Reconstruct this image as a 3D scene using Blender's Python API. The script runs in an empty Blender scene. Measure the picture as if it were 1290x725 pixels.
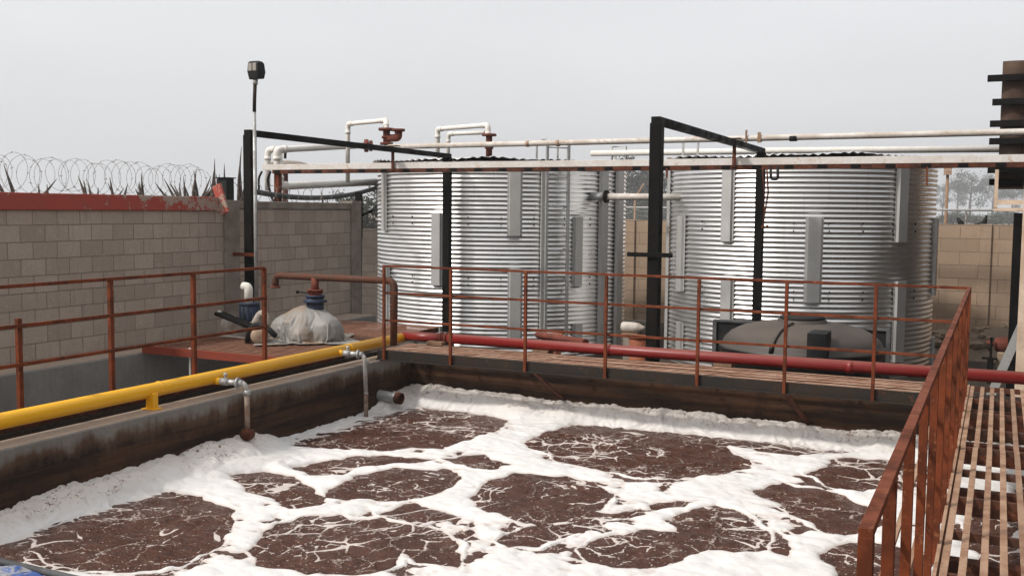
import bpy, bmesh, math, random
import numpy as np
from mathutils import Vector, Matrix
R = math.radians
rng = random.Random(7)
S = bpy.context.scene
COL = S.collection

# ------------------------------------------------------------------ camera (eye at the origin, ground at z = GZ)
GZ = -2.95
FPX, YAW, PITCH, ROLL = 1281.9, -.445976, .0765847, .00932464
def cam_axes():
    cy, sy = math.cos(YAW), math.sin(YAW)
    fwd = np.array([sy, cy, 0.]); rt = np.array([cy, -sy, 0.]); up = np.array([0, 0, 1.])
    cp, sp = math.cos(PITCH), math.sin(PITCH)
    f2 = fwd*cp - up*sp; u2 = up*cp + fwd*sp
    cr, sr = math.cos(ROLL), math.sin(ROLL)
    return rt*cr + u2*sr, u2*cr - rt*sr, f2
CR, CU, CF = cam_axes()
def W(x, y, X=None, Y=None, Z=None):
    """measured point of the survey photograph (1290 x 725) brought onto a known plane of the yard"""
    v = CR*(x-645)/FPX - CU*(y-362.5)/FPX + CF
    k = X/v[0] if X is not None else Y/v[1] if Y is not None else Z/v[2]
    return v*k
cd = bpy.data.cameras.new('camera'); cam = bpy.data.objects.new('camera', cd); COL.objects.link(cam)
cd.sensor_width = 36; cd.lens = 36*FPX/1290; cd.clip_start = .05; cd.clip_end = 2000
cam.matrix_world = Matrix(((CR[0], CU[0], -CF[0], 0), (CR[1], CU[1], -CF[1], 0), (CR[2], CU[2], -CF[2], 0), (0, 0, 0, 1)))
S.camera = cam

# ------------------------------------------------------------------ sky, sun, exposure
SUN_TO = Vector((-.50, -.62, .78)).normalized()
wd = bpy.data.worlds.new('World'); S.world = wd; wd.use_nodes = True
nt = wd.node_tree; nt.nodes.clear()
out = nt.nodes.new('ShaderNodeOutputWorld'); bg = nt.nodes.new('ShaderNodeBackground')
sky = nt.nodes.new('ShaderNodeTexSky'); sky.sky_type = 'NISHITA'; sky.sun_disc = False
sky.sun_elevation = math.asin(SUN_TO.z); sky.sun_rotation = math.atan2(SUN_TO.x, SUN_TO.y)
sky.air_density = 1.0; sky.dust_density = 8.0; sky.ozone_density = 1.0
hs = nt.nodes.new('ShaderNodeHueSaturation'); hs.inputs['Saturation'].default_value = .25
mx = nt.nodes.new('ShaderNodeMix'); mx.data_type = 'RGBA'; mx.inputs[0].default_value = .6
mx.inputs[7].default_value = (12.6, 12.75, 13.05, 1)
nt.links.new(sky.outputs[0], hs.inputs['Color']); nt.links.new(hs.outputs[0], mx.inputs[6])
tc = nt.nodes.new('ShaderNodeTexCoord'); mp = nt.nodes.new('ShaderNodeMapping'); mp.inputs['Scale'].default_value = (1.2, 1.2, 4.5); cn = nt.nodes.new('ShaderNodeTexNoise')
cn.inputs['Scale'].default_value = 1.6; cn.inputs['Detail'].default_value = 5; cn.inputs['Roughness'].default_value = .5; cr = nt.nodes.new('ShaderNodeMapRange')
for i_, v_ in enumerate((.3, .7, .955, 1.035)): cr.inputs[1+i_].default_value = v_
vm = nt.nodes.new('ShaderNodeVectorMath'); vm.operation = 'SCALE'; nt.links.new(tc.outputs['Generated'], mp.inputs[0]); nt.links.new(mp.outputs[0], cn.inputs['Vector']); nt.links.new(cn.outputs['Fac'], cr.inputs[0])
nt.links.new(mx.outputs[2], vm.inputs[0]); nt.links.new(cr.outputs[0], vm.inputs['Scale']); nt.links.new(vm.outputs[0], bg.inputs['Color']); bg.inputs['Strength'].default_value = .1
nt.links.new(bg.outputs[0], out.inputs['Surface'])
sd_ = bpy.data.lights.new('sun', 'SUN'); sun = bpy.data.objects.new('sun', sd_); COL.objects.link(sun)
sd_.energy = 2.9; sd_.angle = R(5); sd_.color = (1, .945, .87)
sun.rotation_euler = SUN_TO.to_track_quat('Z', 'Y').to_euler()
S.view_settings.view_transform = 'Standard'; S.view_settings.look = 'None'
S.view_settings.exposure = 0.0; S.view_settings.gamma = 1
S.render.engine = 'CYCLES'
S.cycles.blur_glossy = 1.0; S.cycles.sample_clamp_indirect = 3.0; S.cycles.caustics_reflective = False
S.cycles.max_bounces = 6; S.cycles.volume_bounces = 0

# ------------------------------------------------------------------ materials
def newmat(name):
    m = bpy.data.materials.new(name); m.use_nodes = True
    t = m.node_tree; b = t.nodes['Principled BSDF']
    return m, t, b
def N(t, typ, **kw):
    n = t.nodes.new(typ)
    for k, v in kw.items():
        if k in n.inputs: n.inputs[k].default_value = v
        else: setattr(n, k, v)
    return n
def coords(t, kind='Object'):
    return N(t, 'ShaderNodeTexCoord').outputs[kind]
def noise(t, co, scale, detail=6, rough=.6, dist=0.):
    n = N(t, 'ShaderNodeTexNoise', Scale=scale, Detail=detail, Roughness=rough, Distortion=dist)
    t.links.new(co, n.inputs['Vector']); return n.outputs['Fac']
def ramp(t, fac, stops):
    r = t.nodes.new('ShaderNodeValToRGB'); e = r.color_ramp.elements
    while len(e) < len(stops): e.new(.5)
    for el, (p, c) in zip(e, stops):
        el.position = p; el.color = (*c, 1) if len(c) == 3 else c
    t.links.new(fac, r.inputs[0]); return r.outputs[0]
def mixc(t, fac, a, b, mode='MIX'):
    n = t.nodes.new('ShaderNodeMix'); n.data_type = 'RGBA'; n.blend_type = mode
    for s, v in ((0, fac), (6, a), (7, b)):
        if hasattr(v, 'is_linked') or hasattr(v, 'links'): t.links.new(v, n.inputs[s])
        else: n.inputs[s].default_value = v if s == 0 else (*v, 1)
    return n.outputs[2]
def math_(t, op, a, b=None, clamp=False):
    n = t.nodes.new('ShaderNodeMath'); n.operation = op; n.use_clamp = clamp
    for i, v in enumerate((a, b)):
        if v is None: continue
        if hasattr(v, 'links'): t.links.new(v, n.inputs[i])
        else: n.inputs[i].default_value = v
    return n.outputs[0]
def maprange(t, v, a, b, c=0., d=1.):
    n = t.nodes.new('ShaderNodeMapRange'); t.links.new(v, n.inputs[0])
    for i, x in enumerate((a, b, c, d)): n.inputs[1+i].default_value = x
    return n.outputs[0]
def bump(t, b, h, strength=.3, dist=.01):
    n = N(t, 'ShaderNodeBump', Strength=strength, Distance=dist)
    t.links.new(h, n.inputs['Height']); t.links.new(n.outputs[0], b.inputs['Normal'])
def scaled(t, co, s):
    n = t.nodes.new('ShaderNodeMapping'); n.inputs['Scale'].default_value = s
    t.links.new(co, n.inputs[0]); return n.outputs[0]

def worn(name, base, second, rough=.6, metal=0., scale=4., edge=(.42, .6), amt=1., bumps=.25, third=None, rough2=.85, spec=.22):
    """a painted or rusty surface: two colours in patches, fine grain, optional speckle of a third colour"""
    m, t, b = newmat(name); co = coords(t)
    oi = N(t, 'ShaderNodeObjectInfo'); ad = N(t, 'ShaderNodeVectorMath', operation='ADD')
    sc = N(t, 'ShaderNodeVectorMath', operation='SCALE'); sc.inputs['Scale'].default_value = 1
    cmb = N(t, 'ShaderNodeCombineXYZ'); r9 = math_(t, 'MULTIPLY', oi.outputs['Random'], 37.)
    for i in range(3): t.links.new(r9, cmb.inputs[i])
    t.links.new(co, ad.inputs[0]); t.links.new(cmb.outputs[0], ad.inputs[1]); co = ad.outputs[0]
    n1 = noise(t, co, scale, 8, .65, .3); n2 = noise(t, co, scale*9, 6, .7)
    f = maprange(t, n1, edge[0], edge[1], 0, amt)
    c = mixc(t, f, base, second)
    c = mixc(t, maprange(t, n2, .3, .75, 0, .45), c, tuple(.55*x for x in base))
    if third:
        n3 = noise(t, co, scale*3.3, 8, .7, .5)
        c = mixc(t, maprange(t, n3, .58, .66, 0, .85), c, third)
    t.links.new(c, b.inputs['Base Color']); b.inputs['Metallic'].default_value = metal
    t.links.new(maprange(t, f, 0, 1, rough, rough2), b.inputs['Roughness']); b.inputs['Specular IOR Level'].default_value = spec
    bump(t, b, n2, bumps, .004)
    return m

M = {}
M['rust_rail'] = worn('rust_rail', (.165, .036, .010), (.07, .018, .007), .65, 0, 6, third=(.23, .085, .036))
M['rust_dark'] = worn('rust_dark', (.11, .033, .016), (.04, .017, .011), .8, 0, 5, third=(.22, .09, .045))
M['rust_valve'] = worn('rust_valve', (.2, .055, .035), (.11, .035, .025), .75, 0, 7)
M['rust_pipe'] = worn('rust_pipe', (.085, .04, .026), (.13, .046, .024), .65, .1, 7, third=(.1, .095, .09))
M['slat'] = worn('slat', (.40, .255, .17), (.26, .14, .085), .8, 0, 5, third=(.17, .075, .04))
M['grate'] = worn('grate', (.5, .31, .22), (.34, .17, .105), .85, 0, 5, third=(.6, .45, .35))
M['grate_red'] = worn('grate_red', (.26, .125, .08), (.18, .08, .048), .8, 0, 5, third=(.36, .22, .15))
M['platform_red'] = worn('platform_red', (.26, .05, .026), (.22, .05, .03), .7, 0, 4)
M['fascia'] = worn('fascia', (.02, .0175, .0155), (.036, .023, .016), .6, 0, 4, third=(.09, .036, .018))
M['black_steel'] = worn('black_steel', (.005, .0048, .0046), (.011, .0095, .0085), .5, 0, 4, third=(.022, .012, .009), spec=.1)
M['white_pvc'] = worn('white_pvc', (.82, .79, .74), (.72, .66, .58), .4, 0, 3, amt=.7, bumps=.05)
M['white_steel'] = worn('white_steel', (.7, .67, .64), (.6, .54, .48), .5, 0, 2.5, third=(.45, .3, .2), amt=.8)
M['pipe_grey'] = worn('pipe_grey', (.66, .62, .57), (.5, .44, .38), .5, .1, 2.5, third=(.36, .24, .17))
M['galv_pipe'] = worn('galv_pipe', (.5, .5, .49), (.36, .35, .33), .42, .55, 8, amt=.8)
M['drop_pipe'] = worn('drop_pipe', (.5, .48, .45), (.38, .35, .31), .5, .1, 8, amt=.9)
M['dirty_pipe'] = worn('dirty_pipe', (.16, .09, .06), (.32, .25, .2), .6, .0, 9)
M['dark_hose'] = worn('dark_hose', (.06, .06, .062), (.12, .12, .12), .6, 0, 5)
M['black_rubber'] = worn('black_rubber', (.012, .012, .013), (.022, .021, .02), .55, 0, 5)
M['motor_blue'] = worn('motor_blue', (.035, .05, .095), (.045, .05, .065), .5, .1, 8)
M['pump_white'] = worn('pump_white', (.55, .5, .45), (.36, .3, .25), .55, 0, 6)
M['tan_metal'] = worn('tan_metal', (.42, .3, .22), (.3, .2, .14), .6, 0, 6)
M['orange_flange'] = worn('orange_flange', (.33, .105, .05), (.2, .065, .036), .7, 0, 6)
M['brown_panel'] = worn('brown_panel', (.11, .068, .048), (.072, .043, .031), .7, .0, 1.5)
M['light_block_sheet'] = worn('light_block_sheet', (.075, .07, .066), (.055, .05, .046), .7, 0, 1.2)
M['beige_steel'] = worn('beige_steel', (.66, .52, .4), (.5, .36, .26), .6, 0, 3)
M['wire'] = worn('wire', (.26, .24, .225), (.14, .12, .11), .5, .6, 9)
M['dry_leaf'] = worn('dry_leaf', (.1, .075, .062), (.045, .036, .032), .8, 0, 5)
M['wood'] = worn('wood', (.3, .19, .12), (.2, .12, .075), .8, 0, 5)
M['bark'] = worn('bark', (.1, .08, .065), (.06, .05, .04), .9, 0, 3)
M['lens'] = worn('lens', (.36, .33, .3), (.3, .27, .24), .2, 0, 3, bumps=.02)
M['cap_concrete'] = worn('cap_concrete', (.3, .255, .215), (.2, .165, .135), .9, 0, 3)
M['rock'] = worn('rock', (.36, .27, .19), (.24, .175, .12), .95, 0, 4, bumps=.8)

def pipe_paint(name, base, dust, dust_amt):
    m, t, b = newmat(name); co = coords(t)
    g = N(t, 'ShaderNodeNewGeometry'); sp = N(t, 'ShaderNodeSeparateXYZ'); t.links.new(g.outputs['Normal'], sp.inputs[0])
    n1 = noise(t, co, 5, 8, .7, .4); n2 = noise(t, co, 45, 4, .7); n3 = noise(t, scaled(t, co, (.9, .9, 14)), 4, 6, .6)
    f = math_(t, 'MULTIPLY', maprange(t, sp.outputs[2], .35, .95), maprange(t, n1, .3, .65, .25, 1))
    c = mixc(t, math_(t, 'MULTIPLY', f, dust_amt), base, dust)
    c = mixc(t, maprange(t, n2, .62, .72, 0, .5), c, tuple(.45*x for x in base))
    c = mixc(t, maprange(t, n3, .55, .75, 0, .35), c, tuple(.6*x + .02 for x in base))
    t.links.new(c, b.inputs['Base Color']); t.links.new(maprange(t, f, 0, 1, .32, .8), b.inputs['Roughness'])
    bump(t, b, n2, .08, .002); return m
M['red_pipe'] = pipe_paint('red_pipe', (.21, .016, .014), (.20, .075, .05), .85)
M['yellow_pipe'] = pipe_paint('yellow_pipe', (.80, .40, .006), (.66, .40, .06), .15)

def galvanised(name):
    m, t, b = newmat(name); co = coords(t)
    n1 = noise(t, scaled(t, co, (1, 1, .5)), 1.1, 6, .6, .3); n2 = noise(t, scaled(t, co, (1, 1, .08)), 7, 5, .6)
    c = mixc(t, maprange(t, n1, .3, .7), (.86, .85, .84), (.72, .71, .70))
    c = mixc(t, maprange(t, n2, .58, .78, 0, .45), c, (.48, .43, .38))
    t.links.new(c, b.inputs['Base Color']); b.inputs['Metallic'].default_value = .95
    t.links.new(maprange(t, n1, .3, .7, .25, .36), b.inputs['Roughness']); return m
M['galv'] = galvanised('galvanised_sheet')
def plate():
    m, t, b = newmat('galvanised_plate'); co = coords(t)
    n1 = noise(t, co, 3, 6, .6); n2 = noise(t, scaled(t, co, (1, 1, .2)), 14, 4, .6)
    c = mixc(t, maprange(t, n1, .3, .7), (.50, .49, .475), (.42, .41, .395))
    c = mixc(t, maprange(t, n2, .55, .75, 0, .3), c, (.36, .34, .31))
    t.links.new(c, b.inputs['Base Color']); b.inputs['Metallic'].default_value = .35; b.inputs['Roughness'].default_value = .5
    return m
M['plate'] = plate()

def blocks(name, c1, c2, mortar, bw, bh, axis, grime, mort=.006, off=.5):
    """hollow block or plank masonry; the courses are laid on the wall's own plane"""
    m, t, b = newmat(name); co = coords(t)
    sp = N(t, 'ShaderNodeSeparateXYZ'); t.links.new(co, sp.inputs[0])
    cb = N(t, 'ShaderNodeCombineXYZ'); t.links.new(sp.outputs[axis], cb.inputs[0]); t.links.new(sp.outputs[2], cb.inputs[1])
    wob = noise(t, co, 6, 3, .5); wv = N(t, 'ShaderNodeVectorMath', operation='SCALE'); wv.inputs['Scale'].default_value = .012
    wc = N(t, 'ShaderNodeTexNoise', Scale=5., Detail=4.); t.links.new(co, wc.inputs['Vector']); t.links.new(wc.outputs['Color'], wv.inputs[0])
    ad = N(t, 'ShaderNodeVectorMath', operation='ADD'); t.links.new(cb.outputs[0], ad.inputs[0]); t.links.new(wv.outputs[0], ad.inputs[1])
    br = t.nodes.new('ShaderNodeTexBrick'); t.links.new(ad.outputs[0], br.inputs['Vector'])
    br.offset = off; br.inputs['Scale'].default_value = 1; br.inputs['Brick Width'].default_value = bw
    br.inputs['Row Height'].default_value = bh; br.inputs['Mortar Size'].default_value = mort
    br.inputs['Mortar Smooth'].default_value = .25; br.inputs['Bias'].default_value = -.1
    br.inputs['Color1'].default_value = (*c1, 1); br.inputs['Color2'].default_value = (*c2, 1); br.inputs['Mortar'].default_value = (*mortar, 1)
    n1 = noise(t, co, 1.3, 8, .65, .5); n2 = noise(t, co, 30, 8, .75); n3 = noise(t, scaled(t, co, (3, 3, .5)), 3, 6, .6)
    n4 = noise(t, co, 7, 6, .7)
    c = mixc(t, maprange(t, n1, .35, .7, 0, .55), br.outputs['Color'], grime)
    c = mixc(t, maprange(t, n3, .55, .75, 0, .5), c, tuple(.7*x for x in grime))
    c = mixc(t, maprange(t, n4, .58, .7, 0, .35), c, tuple(min(1, 1.35*x) for x in c1))
    c = mixc(t, maprange(t, n2, .3, .7, .28, 0), c, (.06, .05, .04))
    t.links.new(c, b.inputs['Base Color']); b.inputs['Roughness'].default_value = .92
    h = math_(t, 'ADD', math_(t, 'MULTIPLY', br.outputs['Fac'], -1.2), math_(t, 'MULTIPLY', n2, .55))
    bump(t, b, h, .7, .012); return m
M['block_y'] = blocks('grey_block', (.50, .415, .345), (.36, .295, .24), (.19, .155, .125), .335, .195, 1, (.33, .265, .21), .006)
M['block_x_shaded'] = blocks('grey_block_shaded', (.12, .095, .078), (.09, .072, .06), (.05, .04, .032), .4, .2, 0, (.075, .06, .05))  # darker block copy; shade on the back wall put into the colour
M['plank_x'] = blocks('tan_block', (.48, .345, .245), (.37, .265, .185), (.18, .125, .09), .8, .3, 0, (.36, .26, .18))

def concrete(name, stain_lo, stain_hi, base=(.33, .3, .27), wet=(.035, .022, .015), axis_streak=True, amt=1.0):
    """cast concrete; sludge stains climb from the water line to an uneven height"""
    m, t, b = newmat(name); co = coords(t); g = N(t, 'ShaderNodeNewGeometry')
    sp = N(t, 'ShaderNodeSeparateXYZ'); t.links.new(g.outputs['Position'], sp.inputs[0]); p = g.outputs['Position']
    n1 = noise(t, p, 1.2, 8, .65, .6); n2 = noise(t, p, 40, 6, .7); n3 = noise(t, scaled(t, p, (5, 5, .5)), 2.2, 7, .65); n5 = noise(t, p, 5, 8, .7)
    c = mixc(t, maprange(t, n1, .3, .7), base, tuple(.68*x for x in base))
    c = mixc(t, maprange(t, n3, .5, .72, 0, .3), c, tuple(.5*x for x in base))
    zz = math_(t, 'ADD', sp.outputs[2], math_(t, 'MULTIPLY', math_(t, 'SUBTRACT', math_(t, 'ADD', math_(t, 'MULTIPLY', n3, .3), math_(t, 'ADD', math_(t, 'MULTIPLY', n1, .5), math_(t, 'MULTIPLY', n5, .4))), .6), -.6))
    f = maprange(t, zz, stain_lo, stain_hi, amt, 0)
    bands = maprange(t, noise(t, scaled(t, p, (.35, .35, 7)), 2.0, 5, .6), .4, .62)
    wc = mixc(t, bands, wet, (.08, .037, .019)); wc = mixc(t, maprange(t, n5, .5, .68, 0, .7), wc, (.014, .009, .006))
    c = mixc(t, maprange(t, f, .02, .45, 0, .9), c, (.105, .055, .031)); c = mixc(t, maprange(t, f, .3, .95), c, wc)
    c = mixc(t, maprange(t, n2, .3, .7, .3, 0), c, (.04, .033, .027))
    t.links.new(c, b.inputs['Base Color']); t.links.new(maprange(t, f, 0, 1, .9, .75), b.inputs['Roughness']); b.inputs['Specular IOR Level'].default_value = .15
    bump(t, b, math_(t, 'ADD', n2, math_(t, 'MULTIPLY', n5, .8)), .45, .008); return m
M['basin'] = concrete('basin_concrete', -2.06, -1.87, (.27, .25, .225), wet=(.022, .013, .009))
M['basin_far'] = concrete('basin_concrete_far', -1.75, -1.5, (.26, .22, .18), wet=(.02, .011, .007))
M['channel'] = concrete('channel_concrete', -3.2, -2.9, (.3, .285, .265))
def curbtop():
    m, t, b = newmat('curb_top'); co = coords(t)
    n1 = noise(t, co, 2.2, 8, .7, .6); n2 = noise(t, co, 26, 6, .75)
    c = mixc(t, maprange(t, n1, .35, .65), (.42, .31, .22), (.33, .28, .235)); c = mixc(t, maprange(t, n2, .3, .7, .5, 0), c, (.14, .075, .045))
    t.links.new(c, b.inputs['Base Color']); b.inputs['Roughness'].default_value = .95; bump(t, b, n2, .5, .008); return m
M['curb_top'] = curbtop()

def peeled():
    m, t, b = newmat('peeling_red'); co = N(t, 'ShaderNodeNewGeometry').outputs['Position']
    sp = N(t, 'ShaderNodeSeparateXYZ'); t.links.new(co, sp.inputs[0])
    n1 = noise(t, co, 3.2, 9, .72, .8); n2 = noise(t, co, 22, 7, .7)
    grow = maprange(t, sp.outputs[1], 7.6, 11.2, -.035, .11)      # more paint is lost towards the corner
    f = maprange(t, math_(t, 'ADD', math_(t, 'ADD', math_(t, 'MULTIPLY', n1, .75), math_(t, 'MULTIPLY', n2, .25)), grow),   .585, .61)
    c = mixc(t, maprange(t, n1, .3, .6), (.40, .06, .038), (.31, .056, .038))
    c = mixc(t, f, c, (.36, .27, .22)); c = mixc(t, maprange(t, n2, .66, .7, 0, .9), c, (.05, .03, .025))
    t.links.new(c, b.inputs['Base Color']); b.inputs['Roughness'].default_value = .85; bump(t, b, n2, .3, .006); return m
M['peeling_red'] = peeled()

def tarp():
    m, t, b = newmat('tarp_cloth'); co = coords(t)
    n1 = noise(t, co, 2.6, 6, .6, .5); n2 = noise(t, co, 14, 6, .7)
    c = mixc(t, maprange(t, n1, .5, .66), (.235, .225, .21), (.26, .18, .12)); c = mixc(t, maprange(t, n2, .55, .7, 0, .6), c, (.2, .18, .16))
    t.links.new(c, b.inputs['Base Color']); b.inputs['Roughness'].default_value = .55; bump(t, b, n2, .25, .01); return m
M['tarp'] = tarp()
def bluetarp():
    m, t, b = newmat('blue_tarp'); co = coords(t)
    n1 = noise(t, co, 9, 6, .7, .7); n2 = noise(t, co, 30, 4, .7)
    c = mixc(t, maprange(t, n1, .46, .54), (.035, .085, .29), (.30, .30, .31)); c = mixc(t, maprange(t, n2, .55, .62, 0, .8), c, (.012, .014, .02))
    t.links.new(c, b.inputs['Base Color']); b.inputs['Roughness'].default_value = .5; bump(t, b, n1, .5, .02); return m
M['blue_tarp'] = bluetarp()
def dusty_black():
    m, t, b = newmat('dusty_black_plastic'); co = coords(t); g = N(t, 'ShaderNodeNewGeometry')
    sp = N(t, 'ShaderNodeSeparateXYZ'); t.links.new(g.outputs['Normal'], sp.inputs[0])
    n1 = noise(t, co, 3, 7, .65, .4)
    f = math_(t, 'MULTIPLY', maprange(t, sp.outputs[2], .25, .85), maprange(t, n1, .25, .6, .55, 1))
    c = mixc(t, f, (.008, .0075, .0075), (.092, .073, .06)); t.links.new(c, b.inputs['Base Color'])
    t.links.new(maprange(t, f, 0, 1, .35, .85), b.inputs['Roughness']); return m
M['dusty_black'] = dusty_black()
def dirt():
    m, t, b = newmat('yard_dirt'); co = coords(t)
    n1 = noise(t, co, .35, 9, .65, .4); n2 = noise(t, co, 9, 9, .75); n3 = noise(t, co, 60, 5, .7)
    c = mixc(t, maprange(t, n1, .35, .65), (.22, .16, .11), (.165, .12, .085)); c = mixc(t, maprange(t, n2, .5, .68, 0, .8), c, (.10, .078, .055))
    c = mixc(t, maprange(t, n3, .55, .65, 0, .6), c, (.3, .24, .18))
    t.links.new(c, b.inputs['Base Color']); b.inputs['Roughness'].default_value = .97
    bump(t, b, math_(t, 'ADD', n2, math_(t, 'MULTIPLY', n3, .4)), .8, .04); return m
M['dirt'] = dirt()
def shade_tone():  # dark tone for slot shade and for darker reflections in the tanks
    m, t, b = newmat('shade_tone'); co = coords(t); n1 = noise(t, co, .8, 8, .65, .4); n2 = noise(t, co, 22, 7, .75)
    c = mixc(t, maprange(t, n1, .35, .65), (.06, .045, .034), (.035, .027, .021)); c = mixc(t, maprange(t, n2, .5, .7, 0, .6), c, (.09, .07, .055))
    t.links.new(c, b.inputs['Base Color']); b.inputs['Roughness'].default_value = .95; b.inputs['Specular IOR Level'].default_value = .2; bump(t, b, n2, .8, .02); return m
M['shade_tone'] = shade_tone()
def sludge():
    m, t, b = newmat('sludge_water'); co = coords(t)
    n1 = noise(t, co, 2.0, 8, .65, 1.2); n2 = noise(t, scaled(t, co, (1, 1.2, 1)), 11, 7, .6, 1.0); n3 = noise(t, co, 46, 5, .6)
    c = mixc(t, maprange(t, n1, .35, .65), (.068, .025, .014), (.105, .043, .027)); c = mixc(t, maprange(t, n2, .5, .75, 0, .85), c, (.026, .010, .0065))
    # flecks of froth, and rusty scum
    v = N(t, 'ShaderNodeTexVoronoi', Scale=42.); v.inputs['Randomness'].default_value = 1.; t.links.new(scaled(t, co, (1, 1.1, 1)), v.inputs['Vector'])
    sc = N(t, 'ShaderNodeSeparateColor'); t.links.new(v.outputs['Color'], sc.inputs[0])
    rad = maprange(t, sc.outputs[0], .70, 1., 0., .34)
    fl = math_(t, 'LESS_THAN', v.outputs['Distance'], rad)
    fl = math_(t, 'MULTIPLY', fl, maprange(t, noise(t, co, 3.1, 5, .6), .36, .5))
    c = mixc(t, fl, c, (.55, .47, .42))
    # hair-thin closed threads of scum
    wn = N(t, 'ShaderNodeTexNoise', Scale=3.2, Detail=5., Roughness=.6); t.links.new(co, wn.inputs['Vector'])
    wv = N(t, 'ShaderNodeVectorMath', operation='SCALE'); wv.inputs['Scale'].default_value = .42; t.links.new(wn.outputs['Color'], wv.inputs[0])
    wa = N(t, 'ShaderNodeVectorMath', operation='ADD'); t.links.new(co, wa.inputs[0]); t.links.new(wv.outputs[0], wa.inputs[1])
    for sc_, wd_, ns, lo, hi in ((3.0, .010, 1.9, .47, .62),):
        ve = N(t, 'ShaderNodeTexVoronoi', feature='DISTANCE_TO_EDGE', Scale=sc_); t.links.new(wa.outputs[0], ve.inputs['Vector'])
        ln = math_(t, 'LESS_THAN', ve.outputs['Distance'], maprange(t, noise(t, co, ns, 5, .6), lo, hi, 0, wd_*2.2))
        c = mixc(t, math_(t, 'MULTIPLY', ln, .8), c, (.52, .43, .38))
    c = mixc(t, maprange(t, noise(t, co, 4.5, 8, .7, .6), .66, .74, 0, .9), c, (.18, .06, .03))
    t.links.new(c, b.inputs['Base Color']); t.links.new(maprange(t, n2, .3, .7, .2, .42), b.inputs['Roughness'])
    b.inputs['Specular IOR Level'].default_value = .26
    bump(t, b, math_(t, 'ADD', n2, math_(t, 'MULTIPLY', n3, .35)), 1., .05); return m
M['sludge'] = sludge()
def foam_m():
    m, t, b = newmat('foam'); co = coords(t)
    n1 = noise(t, co, 1.7, 8, .65, .5); n2 = noise(t, co, 17, 7, .7); n3 = noise(t, co, 75, 5, .7)
    at = N(t, 'ShaderNodeAttribute'); at.attribute_name = 'age'
    c = mixc(t, maprange(t, n1, .35, .65), (.72, .705, .69), (.64, .62, .60))
    old = math_(t, 'MULTIPLY', at.outputs['Fac'], maprange(t, n2, .3, .6, .4, 1))
    c = mixc(t, math_(t, 'MULTIPLY', old, .6), c, (.60, .51, .43))
    sp = math_(t, 'MULTIPLY', maprange(t, noise(t, co, 19, 6, .75, .8), .545, .60), maprange(t, at.outputs['Fac'], .3, .85))
    c = mixc(t, math_(t, 'MULTIPLY', sp, maprange(t, noise(t, co, 2.4, 4, .6), .46, .58)), c, (.16, .075, .042))
    th = N(t, 'ShaderNodeAttribute'); th.attribute_name = 'thin'
    c = mixc(t, math_(t, 'MULTIPLY', th.outputs['Fac'], .6), c, (.45, .36, .31))
    t.links.new(c, b.inputs['Base Color']); b.inputs['Roughness'].default_value = .8; b.inputs['Specular IOR Level'].default_value = .2
    b.inputs['Subsurface Weight'].default_value = .0
    bump(t, b, math_(t, 'ADD', n2, math_(t, 'MULTIPLY', n3, .5)), .4, .014); return m
M['foam'] = foam_m()
def leafm(name, a, b_):
    m, t, b = newmat(name); oi = N(t, 'ShaderNodeNewGeometry')
    c = mixc(t, oi.outputs['Random Per Island'], a, b_); t.links.new(c, b.inputs['Base Color']); b.inputs['Roughness'].default_value = .7; return m
M['leaf_grey'] = leafm('leaf_grey', (.045, .055, .035), (.1, .11, .075))
M['leaf_dark'] = leafm('leaf_dark', (.02, .024, .014), (.055, .055, .033))

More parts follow.
